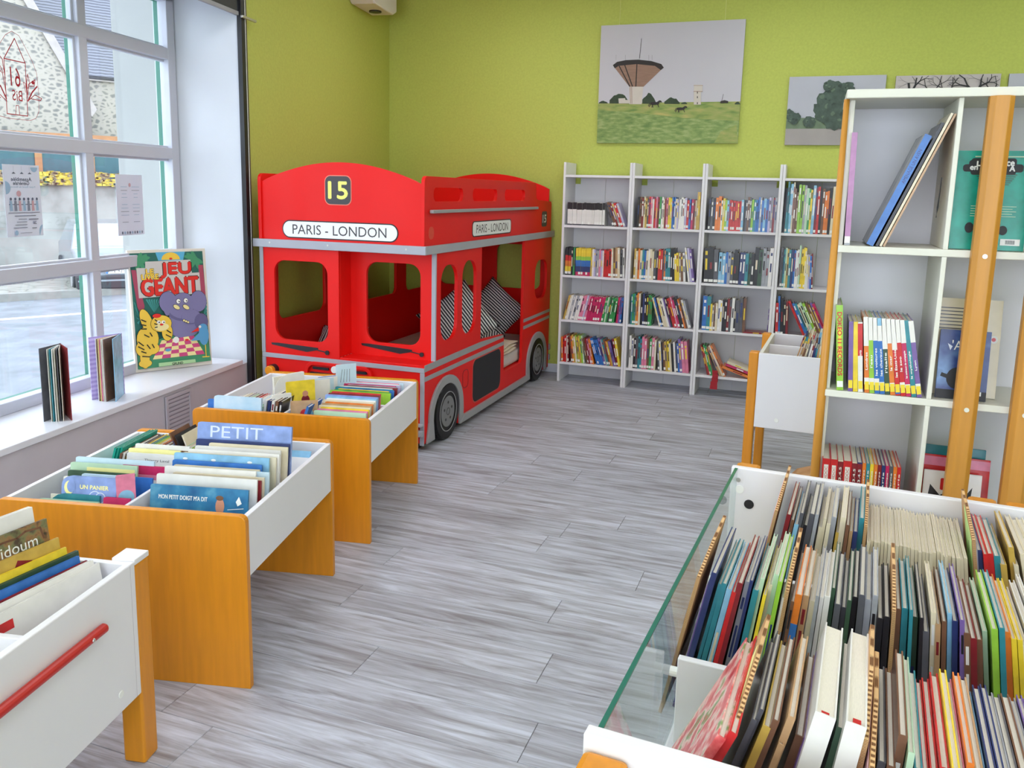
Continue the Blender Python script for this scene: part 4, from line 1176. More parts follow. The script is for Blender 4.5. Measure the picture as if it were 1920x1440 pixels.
r_, p_, w_, h_ = facing(T2M, 0.335, 0.392, 0.155, 0.640, 'P', 'pink picture book standing high against the centre divider', 6, 0.010, GT2, yaw=32, h=0.245)
p_.disc(w_ * 0.5, h_ * 0.7, 0.024, 'cover_light_blue'); p_.build('cover_print', r_)
# left rear compartment: upright thin books seen by their edges, white ones facing front
cols = 'tttNWKNYTGLYEOrWNcSbEONWJEWLyWrR'
for i, c in enumerate(cols):
    x = 0.040 + i * 0.0092
    across(T2M, x, 0.475 + (i % 3) * 0.006, 0.715 + (i % 4) * 0.006, 0.565 + (0.03 if c == 't' and i < 3 else 0) + (i % 5) * 0.003, c, '%s thin book, %s from left in rear left part of middle bin' % (COLN[c][0], ORD[i + 1]), 16, 0.0078, GT2, h=0.20 + (0.02 if i < 3 else 0))
for (x0, x1, y, top, c, lab) in ((0.165, 0.375, 0.450, 0.582, 'W', 'white picture book with a name on it, left of the light blue one'), (0.16, 0.36, 0.470, 0.592, 'Y', 'pale yellow picture book left of the light blue one'), (0.175, 0.385, 0.490, 0.604, 'W', 'white picture book with brown band before the thin upright books')):
    r_, p_, w_, h_ = facing(T2M, x0, x1, y, top, c, lab, 7, 0.007, GT2, cover_mat='note_yellow' if c == 'Y' else None)
    if lab.startswith('white picture book with a name'):
        p_.text('Thierry Laval', w_ * 0.55, h_ * 0.88, w_ * 0.45, 0.012, 'cover_dark_grey'); p_.build('cover_print', r_)
    if 'brown band' in lab:
        p_.rect(w_ * 0.2, h_ * 0.90, w_ * 0.45, h_ * 0.93, 'cover_brown'); p_.rect(w_ * 0.62, h_ * 0.90, w_ * 0.98, h_ * 0.93, 'cover_brown'); p_.build('cover_print', r_)
across(T2M, 0.350, 0.60, 0.74, 0.655, 'N', 'brown booklet poking up behind the thin books of the middle bin', -24, 0.006, GT2, h=0.262)
across(T2M, 0.366, 0.59, 0.745, 0.65, 'K', 'black booklet poking up behind the thin books of the middle bin', -22, 0.006, GT2, h=0.254)
across(T2M, 0.380, 0.60, 0.745, 0.65, 'E', 'cream booklet poking up behind the thin books of the middle bin', -20, 0.006, GT2, h=0.250)

# far table
ramp_mat('cover_soft_blue', [(0.3, (168, 206, 232)), (0.6, (206, 226, 242))], 'NOISE', 9, 0.4)
r_, p_, w_, h_ = facing(T1M, 0.075, 0.300, 0.058, 0.612, 'c', 'pale blue board book leaning on the front edge of the far bin', 6, 0.016, GT1, rounded=0.012, cover_mat='cover_soft_blue', z=BZ)
facing(T1M, 0.035, 0.10, 0.075, 0.590, 'B', 'small bright blue book peeping out at the far bin corner', 5, 0.010, GT1)
cs = 'WESJrRWcWGWbWNK'
for i, c in enumerate(cs):
    across(T1M, 0.075 + i * 0.0185, 0.10 if i > 8 else 0.17, 0.32 + (i % 3) * 0.01, 0.565 + (i % 4) * 0.008 + (0.02 if i > 8 else 0), c, '%s board book, %s from left in the front left part of the far bin' % (COLN[c][0], ORD[i + 1]), 9, 0.013, GT1, h=0.19 + (0.03 if i > 9 else 0))
r_, p_, w_, h_ = facing(T1M, 0.30, 0.392, 0.20, 0.625, 'W', 'white round-cornered board book with a dark window, centre of far bin', 4, 0.016, GT1, yaw=42, rounded=0.015, h=0.235)
p_.disc(w_ * 0.55, h_ * 0.8, 0.016, 'cover_brown', 0.022); p_.build('cover_print', r_)
r_, p_, w_, h_ = facing(T1M, 0.33, 0.465, 0.30, 0.655, 'Y', 'golden yellow picture book slanting over the divider of the far bin', 4, 0.010, GT1, yaw=40, z=0.41)
p_.disc(w_ * 0.65, h_ * 0.62, 0.020, 'cover_dark_red', 0.026); p_.disc(w_ * 0.65, h_ * 0.75, 0.014, 'skin_print'); p_.build('cover_print', r_)
across(T1M, 0.435, 0.06, 0.22, 0.60, 'B', 'blue spiral book lying askew at the front of the far bin', 20, 0.012, GT1, h=0.225)
r_, p_, w_, h_ = facing(T1M, 0.425, 0.545, 0.135, 0.612, 'A', 'tan picture book with a small animal figure, front of far bin', 6, 0.010, GT1, yaw=25, h=0.228)
p_.disc(w_ * 0.5, h_ * 0.72, 0.02, 'cover_red', 0.026); p_.disc(w_ * 0.7, h_ * 0.72, 0.016, 'cover_light_blue', 0.024); p_.build('cover_print', r_)
RF = 'JPYEAOEWCprR'
for i, c in enumerate(RF):
    facing(T1M, 0.535 + (i % 3) * 0.008 - 0.012 * (i > 7), 0.776, 0.085 + i * 0.0185, 0.566 + i * 0.0035, c, '%s book, %s from the front on the right of the far bin' % (COLN[c][0], ORD[i + 1]), 10, 0.013, GT1)
RB = 'LGYBTWrSMIWPc'
for i, c in enumerate(RB):
    facing(T1M, 0.470 + (i % 4) * 0.014, 0.776 - (i % 3) * 0.01, 0.445 + i * 0.0185, 0.568 + (i % 4) * 0.006, c, '%s book, %s from the front in the right rear of the far bin' % (COLN[c][0], ORD[i + 1]), 10, 0.013, GT1, h=0.198)
r_, p_, w_, h_ = facing(T1M, 0.11, 0.29, 0.60, 0.640, 'W', 'white oval-topped board book leaning in the rear left of the far bin', 4, 0.018, GT1, yaw=58, rounded=0.085, h=0.245)
for i, c in enumerate('EAEAEEWEAE'):
    across(T1M, 0.20 + i * 0.0125, 0.46, 0.62, 0.575, c, '%s thin book, %s in the rear left cluster of the far bin' % (COLN[c][0], ORD[i + 1]), 14, 0.0095, GT1, h=0.195)
for i, (c, y0) in enumerate((('W', 0.42), ('c', 0.47), ('W', 0.52), ('B', 0.56), ('W', 0.60))):
    r_, p_, w_, h_ = facing(T1M, 0.355, 0.47, y0 + 0.05, 0.62 - i * 0.004, c, '%s picture book, %s of those slanting across the rear divider' % (COLN[c][0], ORD[i + 1]), 3, 0.010, GT1, yaw=42, z=0.40)
r_, p_, w_, h_ = facing(T1M, 0.44, 0.545, 0.64, 0.668, 'c', 'pale book with a fine line drawing standing at the back divider', 3, 0.008, GT1, yaw=38, z=0.41)
for k in range(4):
    p_.line([(w_ * (0.2 + 0.15 * k), h_ * 0.65), (w_ * (0.3 + 0.12 * k), h_ * 0.9)], 0.002, 'cover_dark_grey')
p_.build('cover_print', r_)
# ------------------------------------------------------------------ near bin by the window (white panels, red bar)
T3A = 11.0
T3M = frame_m(-1.578 - 0.8 * math.cos(D2R(T3A)), 1.560 - 0.8 * math.sin(D2R(T3A)), T3A)   # back right corner at (0.8, 0)
t3 = thing('book_bin', 'white book bin with red bar and orange legs, nearest on the left', 'book bin', T3M.translation, D2R(T3A))
def P3(name, m, fn, bevel=0.002):
    b = MB(); fn(b)
    return b.build(name, m, t3, bevel=bevel)
H3 = 0.583
P3('side_panel', white_lam, lambda b: b.box(0.780, -1.10, 0.212, 0.800, 0.0, H3), 0.003)
P3('side_panel', white_lam, lambda b: b.box(0.0, -1.10, 0.212, 0.020, 0.0, H3), 0.003)
P3('back_panel', white_lam, lambda b: b.box(0.020, -0.018, 0.212, 0.780, 0.0, H3 - 0.002), 0.002)
P3('front_panel', white_lam, lambda b: b.box(0.020, -1.10, 0.212, 0.780, -1.082, H3 - 0.002), 0.002)
P3('bottom', white_lam, lambda b: b.box(0.020, -1.082, 0.26, 0.780, -0.018, 0.275))
for y in (-0.36, -0.72):
    P3('divider', white_lam, lambda b: b.box(0.020, y - 0.008, 0.275, 0.780, y + 0.008, H3 - 0.012))
for x0 in (0.0, 0.735):
    for y0 in (0.0003, -1.165):
        P3('leg', orange_wood, lambda b: b.box(x0 + 0.001, y0, 0, x0 + 0.064, y0 + 0.062, H3 - 0.012), 0.006)
        P3('leg_cap', white_lam, lambda b: b.box(x0, y0, H3 - 0.0115, x0 + 0.065, y0 + 0.063, H3 + 0.004), 0.002)
mat('bar_red', (188, 34, 24), 0.3, 0.03)
bar = P3('grab_bar', 'bar_red', lambda b: b.tube([(0.812, -1.0, 0.482), (0.812, -0.15, 0.482), (0.812, -0.143, 0.482)], [0.012, 0.012, 0.007], 14))
P3('bar_screw', steel, lambda b: b.cyl((0.822, -0.205, 0.482), 'x', 0.005, 0.004, 10))
P3('screw_cap', label_white, lambda b: b.cyl((0.7995, -0.085, 0.262), 'x', 0.010, 0.002, 14))
P3('panel_seam', grey_panel, lambda b: b.box(0.7995, -0.021, 0.214, 0.8004, -0.0195, H3 - 0.003), 0)
GT3 = 'albums in the near left bin'
def side_book(x, yb, w, top, c, label, lean=14, t=0.010, yaw=8, cover_mat=None, rounded=0.01, z=0.2752):
    """cover looks to the right side of the bin (+x); spine away from the viewer"""
    h = (top - z) / math.cos(D2R(lean))
    q = D2R(-lean)
    m = T3M @ Matrix.Translation((x, yb, z)) @ Matrix.Rotation(D2R(180 + yaw), 4, 'Z') @ Matrix.Rotation(D2R(lean), 4, 'Y')
    m = m @ Matrix.Translation((-t, 0, t * math.sin(D2R(lean))))
    root = book('picture_book', label, m, t, h, w, c, GT3, cover_mat=cover_mat, rounded=rounded, marks=False)
    # front face is local x = 0 side turned to +x of the bin
    pr = Print((-0.0003, w, 0), (0, -1, 0), (0, 0, 1), (-1, 0, 0))
    return root, pr, w, h
side_book(0.6320, -0.10, 0.30, 0.745, 'W', 'tall white album at the back of the near left bin', 7, 0.016, -14)
r_, p_, w_, h_ = side_book(0.6600, -0.085, 0.30, 0.712, 'N', 'brown patterned album with white script lettering in the near left bin', 7, 0.008, -14, 'cover_map')
p_.text('pidoum', w_ * 0.70, h_ * 0.895, 0.115, 0.036, 'label_white')
p_.line([(w_ * 0.45, h_ * 0.95), (w_ * 0.60, h_ * 0.96), (w_ * 0.72, h_ * 0.955), (w_ * 0.80, h_ * 0.975), (w_ * 0.93, h_ * 0.965), (w_ * 0.95, h_ * 0.90)], 0.005, 'cover_brown')
p_.build('cover_print', r_)
r_, p_, w_, h_ = side_book(0.6770, -0.075, 0.30, 0.660, 'y', 'olive yellow album with a dark red house, near left bin', 7, 0.008, -14)
p_.poly([(w_ * 0.52, h_ * 0.84), (w_ * 0.62, h_ * 0.965), (w_ * 0.74, h_ * 0.93), (w_ * 0.80, h_ * 0.84)], 'cover_dark_red'); p_.build('cover_print', r_)
side_book(0.6900, -0.07, 0.30, 0.634, 'Y', 'bright yellow album in the near left bin', 7, 0.008, -14)
side_book(0.7050, -0.05, 0.30, 0.618, 'g', 'dark green album edge in the near left bin', 7, 0.010, -14)
r_, p_, w_, h_ = side_book(0.7220, -0.07, 0.30, 0.614, 'B', 'bright blue album lettered Michel in the near left bin', 7, 0.009, -14)
p_.text('Michel', w_ * 0.42, h_ * 0.90, 0.05, 0.016, 'text_pale'); p_.text('Laurence', w_ * 0.76, h_ * 0.93, 0.05, 0.010, 'text_pale'); p_.build('cover_print', r_)
side_book(0.7380, -0.06, 0.30, 0.600, 'r', 'dark red album edge right behind the white ones in the near left bin', 7, 0.006, -13)
side_book(0.7510, -0.055, 0.31, 0.598, 'W', 'white rounded album in the near left bin, second from the side', 8, 0.012, -12, None, 0.02)
r_, p_, w_, h_ = side_book(0.7680, -0.045, 0.31, 0.588, 'W', 'white album with small red writing next to the side panel', 9, 0.008, -10, None, 0.02)
p_.text('Michel', w_ * 0.78, h_ * 0.80, 0.04, 0.008, 'cover_pink'); p_.rect(w_ * 0.02, h_ * 0.86, w_ * 0.18, h_ * 0.93, 'cover_red'); p_.build('cover_print', r_)

# ------------------------------------------------------------------ big white shelving unit with orange posts
UF, UB = 2.80, 3.12
unit = thing('shelving_unit', 'white free-standing shelving unit with orange wooden posts on the right', 'shelving unit', (0.80, UF, 0))
UO = Vector((0.80, UF, 0))
def U(name, m, fn, bevel=0.002):
    b = MB(); fn(b)
    return b.build(name, m, unit, origin=UO, bevel=bevel)
UR = 1.62
U('top_board', cream_lam, lambda b: b.box(0.064, UF - 0.02, 1.850, UR, UB + 0.03, 1.876), 0.003)
for z in (1.406, 0.942, 0.500, 0.09):
    U('shelf', cream_lam, lambda b: b.box(0.078, UF, z - 0.022, UR - 0.02, UB - 0.0085, z), 0.002)
U('side_panel', cream_lam, lambda b: b.box(0.0585 + 0.02, UF + 0.03, 0.05, 0.092, UB, 1.8495))
U('side_panel', cream_lam, lambda b: b.box(UR - 0.02, UF + 0.005, 0.05, UR, UB, 1.8495))
U('back_panel', white_lam, lambda b: b.box(0.0925, UB - 0.008, 0.05, UR - 0.0205, UB, 1.8495), 0)
for x in (0.372, 0.88, 1.25):
    for z0, z1 in ((1.4062, 1.8496), (0.9422, 1.3838), (0.5002, 0.9198), (0.0902, 0.4778)):
        U('divider', cream_lam, lambda b: b.box(x, UF + 0.001, z0, x + 0.014, UB - 0.009, z1), 0.0015)
def post(x0, x1, y0, y1, z1, ch):
    b = MB()
    c = ch
    b.prism([(x0 + c, y0), (x1 - c, y0), (x1, y0 + c), (x1, y1), (x0, y1), (x0, y0 + c)], [], 'z', 0, z1)
    return b.build('post', post_wood, unit, origin=UO, bevel=0.002)
for x0, w in ((0.446, 0.064), (0.598, 0.066), (1.24, 0.064)):
    post(x0, x0 + w, UF - 0.045, UF - 0.0005, 1.8498, 0.014)
    for z in (1.393, 0.930, 0.488):
        U('screw', steel if z > 1 else cream_lam, lambda b: b.cyl((x0 + w * 0.5, UF - 0.048, z), 'y', 0.007, 0.003, 12), 0)
b = MB()
b.lathe((0.0, 0.0, 0.0), 'z', [(0.0, 0.0), (0.0165, 0.0), (0.0135, 0.9), (0.0085, 1.8498), (0.0, 1.8498)], 18)
for i, v in enumerate(b.v):
    b.v[i] = v + Vector((0.0665 + 0.004 * (1 - v.z / 1.85), UF + 0.012, 0))
b.build('end_post', post_wood, unit, origin=UO, smooth=True)
GU = 'books in the white shelving unit'
# top left compartment
r = book('large_book', 'tall mauve-spined book standing at the left end, top of white unit', lean_matrix(I4, 0.0955, UF + 0.012, 1.406, 0.016, -1), 0.016, 0.345, 0.24, 'S', GU, [(0.08, 1.0, 'm'), (0.02, 0.08, 'W')], None)
for i, (c, t, h, dx, nm) in enumerate((('B', 0.020, 0.36, 0.0, 'thick blue-spined grey book leaning in the top of the white unit'), ('K', 0.008, 0.40, 0.026, 'thin black book leaning behind the blue-spined one'), ('E', 0.007, 0.43, 0.037, 'cream-edged album leaning against the unit divider'), ('A', 0.006, 0.428, 0.047, 'tan album lying on the divider side of the leaning books'))):
    rr_ = book('large_book', nm, lean_matrix(I4, 0.160 + dx, UF + 0.015, 1.406, t, 21.8), t, h, 0.25, {'B': 'S'}.get(c, c), GU, [(0.0, 1.0, 'B')] if c == 'B' else None, None, marks=False)
    if c == 'B':
        tm = MB(); put_text(tm, 'AMENAGE UN AVEN', (t / 2, -0.0007, h * 0.72), (0, 0, 1), (-1, 0, 0), h * 0.30, t * 0.5, 0)
        tm.build('title', 'cover_navy_blue', COVER[rr_.name], fix=False)
tb = MB(); tb.tube([(0.352, UF + 0.03, 1.62), (0.350, UF + 0.022, 1.57), (0.3485, UF + 0.02, 1.53), (0.347, UF + 0.02, 1.50)], [0.0015, 0.0018, 0.0025, 0.0012], 6)
tb.T = None
cord_ = tb.build('bookmark', print_black); cord_.parent = rr_; cord_.matrix_parent_inverse = rr_.matrix_world.inverted()
# top right compartment: turquoise book facing out behind the post
def face_out(x0, x1, z, top, y, c, label, lean=6, t=0.012, cover_mat=None, name='large_book'):
    return facing(Matrix.Identity(4), x0, x1, y, top, c, label, lean, t, GU, z=z, cover_mat=cover_mat, rounded=0.003, name=name)
r_, p_, w_, h_ = face_out(0.393, 0.592, 1.406, 1.700, UF + 0.075, 't', 'turquoise comic book facing out behind the orange post')
for (u, v, w2, h2) in ((0.32, 0.865, 0.060, 0.024), (0.60, 0.865, 0.055, 0.024), (0.27, 0.825, 0.07, 0.022), (0.72, 0.825, 0.07, 0.024), (0.5, 0.84, 0.12, 0.05)):
    p_.poly([(w_ * u + a, h_ * v + c) for a, c in rrect(-w2 / 2, -h2 / 2, w2 / 2, h2 / 2, 0.008, 4)], 'print_black')
p_.text('L', w_ * 0.30, h_ * 0.87, 0.009, 0.014, 'label_white', 0.001); p_.text('ce', w_ * 0.72, h_ * 0.87, 0.020, 0.013, 'label_white', 0.001)
p_.text('en', w_ * 0.24, h_ * 0.825, 0.020, 0.011, 'label_white', 0.0008); p_.text('A', w_ * 0.75, h_ * 0.823, 0.014, 0.016, 'label_white', 0.001)
p_.line([(w_ * 0.25, h_ * 0.94), (w_ * 0.92, h_ * 0.94)], 0.0035, 'cover_pale_green')
for k in range(6):
    p_.line([(w_ * (0.27 + 0.02 * k), h_ * (0.76 - 0.02 * k)), (w_ * (0.82 - 0.02 * k), h_ * (0.76 - 0.02 * k))], 0.0022, 'cover_dark_green')
for k in range(5):
    p_.line([(w_ * 0.25, h_ * (0.44 - 0.025 * k)), (w_ * (0.85 - 0.05 * (k % 2)), h_ * (0.44 - 0.025 * k))], 0.002, 'cover_pale_green')
p_.disc(w_ * 0.25, h_ * 0.22, 0.012, 'print_black', 0.016); p_.disc(w_ * 0.70, h_ * 0.20, 0.012, 'print_black', 0.014)
p_.rect(w_ * 0.68, h_ * 0.05, w_ * 0.94, h_ * 0.115, 'label_white')
for k in range(9):
    p_.rect(w_ * (0.75 + 0.014 * k), h_ * 0.062, w_ * (0.757 + 0.014 * k), h_ * 0.102, 'print_black')
p_.build('cover_print', r_)
# middle left compartment: documentaries
zA = 0.942
book('documentary_book', 'tall lime green book lettered DOKEO RECORDS, left end of the unit shelf', lean_matrix(I4, 0.112, UF + 0.004, zA, 0.020, -5), 0.020, 0.275, 0.22, 'L', GU, None, 'label_white')
r_ = bpy.data.objects['documentary_book']
tm = MB(); put_text(tm, 'DOKEO 11 RECORDS', (0.010, -0.0006, 0.15), (0, 0, -1), (1, 0, 0), 0.205, 0.013, 0, 0.0006)
tm.build('title', 'cover_red', COVER[r_.name], fix=False)
docs = [('V', None, 0.225, '', 'violet'), ('Y', None, 0.225, '', 'yellow'), ('W', [(0.52, 0.98, 'R')], 0.225, 'Les chateaux forts', 'red and white'), ('O', [(0.62, 1, 'W'), (0.11, 0.2, 'W')], 0.243, 'Londres', 'orange'), ('L', [(0.70, 1, 'W'), (0.11, 0.2, 'W')], 0.243, "l'eau", 'lime green'), ('B', [(0.70, 1, 'W'), (0.11, 0.2, 'W')], 0.243, 'les voitures', 'blue'),
        ('B', [(0.70, 0.9, 'W'), (0.9, 1, 'C'), (0.11, 0.16, 'W')], 0.243, 'les chevaux', 'light-topped blue'), ('g', [(0.60, 1, 'W')], 0.243, "l'Italie", 'dark green'), ('O', [(0.68, 1, 'W'), (0.11, 0.16, 'W')], 0.243, 'la mer', 'deep orange'), ('R', [(0.60, 1, 'W'), (0.02, 0.1, 'B')], 0.243, 'les Etats-Unis', 'red'),
        ('R', [(0.70, 1, 'W'), (0.11, 0.18, 'W')], 0.243, 'le zoo', 'bright red'), ('M', [(0.70, 1, 'W'), (0.11, 0.16, 'W')], 0.243, 'les animaux de compagnie', 'magenta'), ('T', [], 0.243, 'la mythologie', 'teal'), ('V', [(0.72, 1, 'W'), (0.11, 0.18, 'W')], 0.243, 'Lyon', 'purple')]
x = 0.146
for i, (c, bands, h, ti, nm) in enumerate(docs):
    a = -(4 + i * 0.55)
    t = 0.0138
    if i == 3:
        x += 0.004
    r_ = book('documentary_book', '%s documentary book, %s to the right of the lime green one' % (nm, ORD[i + 1]), lean_matrix(I4, x, UF + 0.006, zA, t, a), t, h, 0.18, c, GU, bands if bands else None, 'label_yellow', marks=False, label_h=0.026)
    if ti:
        tm = MB(); put_text(tm, ti, (t / 2, -0.0008, h * 0.42), (0, 0, 1), (-1, 0, 0), min(h * 0.36, 0.008 * len(ti)), 0.0062, 0, 0.0003)
        tm.build('title', label_white, COVER[r_.name], fix=False)
    x += t / math.cos(D2R(a)) + 0.0012
# middle right compartment: dark blue album facing out, papers behind
r_, p_, w_, h_ = face_out(0.400, 0.540, zA, 1.155, UF + 0.06, 'b', 'dark blue album facing out on the middle shelf behind the post', 7, 0.010, 'cover_night')
p_.text("'AL", w_ * 0.42, h_ * 0.78, 0.048, 0.030, 'label_white'); p_.poly([(w_ * 0.16, h_ * 0.80), (w_ * 0.26, h_ * 0.76), (w_ * 0.22, h_ * 0.70)], 'text_pale')
p_.disc(w_ * 0.40, h_ * 0.30, 0.030, 'print_black', 0.034); p_.line([(w_ * 0.10, h_ * 0.34), (w_ * 0.3, h_ * 0.30)], 0.012, 'print_black'); p_.rect(0.0, 0.0, w_, h_ * 0.13, 'print_black'); p_.rect(w_ * 0.72, h_ * 0.07, w_ * 0.9, h_ * 0.13, 'label_white')
p_.build('cover_print', r_)
r_, p_, w_, h_ = face_out(0.392, 0.575, zA, 1.246, UF + 0.13, 'E', 'cream booklet with dark lines standing behind the dark blue album', 8, 0.008)
for k in range(7):
    p_.line([(w_ * 0.04, h_ * (0.90 - 0.035 * k)), (w_ * 0.62, h_ * (0.90 - 0.035 * k))], 0.003, 'cover_dark_grey')
p_.disc(w_ * 0.90, h_ * 0.60, 0.012, 'label_white'); p_.disc(w_ * 0.90, h_ * 0.60, 0.006, 'cover_red'); p_.build('cover_print', r_)
# lower left compartment
kid = [('R', 0.024, 'thick red'), ('R', 0.022, 'second thick red'), ('E', 0.015, 'cream and black'), ('R', 0.026, 'broad red'), ('E', 0.014, 'black and lime'), ('b', 0.015, 'navy and dark red'), ('O', 0.0105, 'orange'), ('T', 0.0105, 'teal'), ('Y', 0.0105, 'yellow'), ('O', 0.0105, 'second orange'), ('r', 0.0105, 'dark red'), ('b', 0.0105, 'navy'), ('M', 0.0105, 'magenta'), ('D', 0.0105, 'grey'), ('O', 0.0105, 'third orange'), ('R', 0.0105, 'slim red')]
x = 0.0945
for i, (c, t, nm) in enumerate(kid):
    bands = None
    if nm == 'cream and black':
        bands = [(0.0, 0.40, 'L'), (0.48, 0.98, 'r')]
    elif nm == 'black and lime':
        bands = [(0.0, 0.35, 'L'), (0.45, 0.98, 'r')]
    elif nm == 'navy and dark red':
        bands = [(0.55, 0.98, 'r')]
    r_ = book('documentary_book', '%s children\'s book, %s from left on the low shelf of the unit' % (nm, ORD[i + 1]), lean_matrix(I4, x, UF + 0.005, 0.500, t, -1.5), t, 0.21, 0.19, c, GU, bands, None, marks=False)
    ti = 'KIDIDOC' if t > 0.018 else ('1.2.3.4.5' if bands else ('Les animaux', 'La ferme', 'Le corps', 'Paris')[i % 4])
    tm = MB()
    if t > 0.018:
        tm2 = MB(); tm2.box(t * 0.22, -0.0007, 0.118, t * 0.78, 0.0005, 0.190); tm2.build('title_plate', label_white, COVER[r_.name], fix=False)
        put_text(tm, ti, (t / 2, -0.001, 0.154), (0, 0, 1), (-1, 0, 0), 0.062, t * 0.34, 0)
        tm.build('title', 'cover_red', COVER[r_.name], fix=False)
    else:
        put_text(tm, ti, (t / 2, -0.0009, 0.15), (0, 0, 1), (-1, 0, 0), 0.075, t * 0.45, 0, 0.0002)
        tm.build('title', label_white, COVER[r_.name], fix=False)
    x += t + 0.0009
# lower right compartment: comic facing out, red-edged board and books behind
r_, p_, w_, h_ = face_out(0.396, 0.56, 0.500, 0.700, UF + 0.05, 'W', 'white comic with a black figure and red number, low on the unit', 7, 0.010)
p_.poly([(w_ * 0.05, h_ * 0.30), (w_ * 0.12, h_ * 0.78), (w_ * 0.30, h_ * 0.62), (w_ * 0.46, h_ * 0.70), (w_ * 0.62, h_ * 0.50), (w_ * 0.85, h_ * 0.80), (w_ * 0.80, h_ * 0.30), (w_ * 0.4, h_ * 0.1)], 'print_black')
p_.disc(w_ * 0.42, h_ * 0.40, 0.030, 'label_white', 0.014); p_.disc(w_ * 0.42, h_ * 0.34, 0.024, 'cover_dark_red', 0.010); p_.poly([(w_ * 0.62, h_ * 0.55), (w_ * 0.85, h_ * 0.66), (w_ * 0.80, h_ * 0.45)], cv('B'))
p_.text('1', w_ * 0.35, h_ * 0.80, 0.014, 0.034, 'cover_red', 0.002); p_.build('cover_print', r_)
r_, p_, w_, h_ = face_out(0.392, 0.585, 0.500, 0.742, UF + 0.085, 'R', 'red-banded comic right behind the white one with the black figure', 7, 0.010)
p_.rect(0, h_ * 0.86, w_, h_ * 0.98, 'cover_pink'); p_.build('cover_print', r_)
face_out(0.390, 0.575, 0.500, 0.765, UF + 0.115, 'T', 'teal-edged comic at the back of the low right compartment', 7, 0.014)

# ------------------------------------------------------------------ small bin behind (between unit and bookcases)
B2M = frame_m(-0.199, 4.135, -2.5)
b2 = thing('book_bin', 'white book bin on orange legs standing behind the shelving unit', 'book bin', B2M.translation, D2R(-2.5))
def P2(name, m, fn, bevel=0.002):
    b = MB(); fn(b)
    return b.build(name, m, b2, bevel=bevel)
P2('front_panel', white_lam, lambda b: b.box(0, 0, 0.43, 0.95, 0.018, 0.80))
P2('back_panel', white_lam, lambda b: b.box(0, 0.652, 0.43, 0.95, 0.67, 0.80))
P2('side_panel', cream_lam, lambda b: b.box(0.0, 0.0185, 0.43, 0.018, 0.6515, 0.80))
P2('side_panel', cream_lam, lambda b: b.box(0.932, 0.0185, 0.43, 0.95, 0.6515, 0.80))
P2('bottom', white_lam, lambda b: b.box(0.0185, 0.0185, 0.50, 0.9315, 0.6515, 0.515))
P2('divider', white_lam, lambda b: b.box(0.0185, 0.34, 0.5155, 0.9315, 0.352, 0.79))
P2('screw_cap', label_white, lambda b: b.cyl((0.105, -0.002, 0.475), 'y', 0.011, 0.003, 14))
for x0 in (-0.046, 0.9505):
    for y0 in (0.0, 0.61):
        P2('leg', orange_wood, lambda b: b.box(x0, y0, 0, x0 + 0.0455, y0 + 0.06, 0.802), 0.006)
P2('stretcher', orange_wood, lambda b: b.box(-0.035, 0.06, 0.36, -0.01, 0.61, 0.40), 0.004)
GB2 = 'booklets in the bin behind the unit'
r2_ = random.Random(8)
for row_, (y0, n0, x0, top) in enumerate(((0.10, 17, 0.115, 0.86), (0.42, 15, 0.10, 0.865))):
    x = x0
    for i in range(n0):
        c = 'ANEDWrbTAERSNCEBWD'[(i + 5 * row_) % 18]
        h = (top - 0.5155) * r2_.uniform(0.90, 1.03); t = r2_.uniform(0.006, 0.012); a = 14 - i * 1.1
        book('booklet', '%s booklet, %s from left in the %s row of the bin behind the unit' % (COLN[c][0], ORD[i + 1], ('front', 'rear')[row_]), B2M @ lean_matrix(I4, x, y0, 0.5155, t, a), t, h, 0.17, c, GB2)
        x += t + 0.006
cb = MB(); cb.box(0, 0, 0, 0.006, 0.19, 0.33)
cbo = thing('cardboard_divider', 'tan cardboard divider slanting in the bin behind the unit', 'divider', (0, 0, 0)); cbo.matrix_world = B2M @ lean_matrix(I4, 0.098, 0.09, 0.5155, 0.006, 15)
cb.build('card', cardboard, cbo, bevel=0)
# cardboard box on the floor behind the big bin
bx = thing('cardboard_box', 'brown cardboard box with a white label on the floor behind the big bin', 'box', (0.16, 3.95, 0))
b = MB(); b.prism([(-0.20, 0.0), (0.16, 0.0), (0.16, 0.30), (-0.06, 0.30), (-0.14, 0.27), (-0.20, 0.20)], [], 'y', -0.11, 0.11)
b.build('carton', cardboard, bx, bevel=0.004)
b = MB(); b.box(-0.075, -0.113, 0.235, 0.045, -0.1105, 0.285); b.build('label_sticker', label_white, bx)
pr = Print((-0.075, -0.1133, 0.235), (1, 0, 0), (0, 0, 1), (0, -1, 0))
for k in range(12):
    pr.rect(0.012 + k * 0.008, 0.012, 0.0155 + k * 0.008 + 0.001 * (k % 3), 0.038, 'print_black')
pr.build('barcode', bx)

# ------------------------------------------------------------------ big bin in the right foreground
B1A = -3.6
B1M = frame_m(-0.218, 0.979, B1A)
b1 = thing('album_bin', 'large white album bin with glass side in the right foreground', 'book bin', B1M.translation, D2R(B1A))
def P1(name, m, fn, bevel=0.002):
    b = MB(); fn(b)
    return b.build(name, m, b1, bevel=bevel)
BW, BL, BH = 0.70, 1.205, 0.85
P1('front_panel', white_lam, lambda b: b.box(-0.012, -0.018, 0.42, BW, 0.006, BH), 0.003)
P1('back_panel', white_lam, lambda b: b.box(-0.008, BL - 0.02, 0.42, BW, BL, BH), 0.003)
P1('right_panel', white_lam, lambda b: b.box(BW - 0.02, 0.007, 0.42, BW, BL - 0.021, BH), 0.003)
P1('bottom', white_lam, lambda b: b.box(0.012, 0.007, 0.535, BW - 0.021, BL - 0.021, 0.55))
P1('partition', white_lam, lambda b: b.box(0.022, 0.430, 0.551, BW - 0.021, 0.446, 0.722))
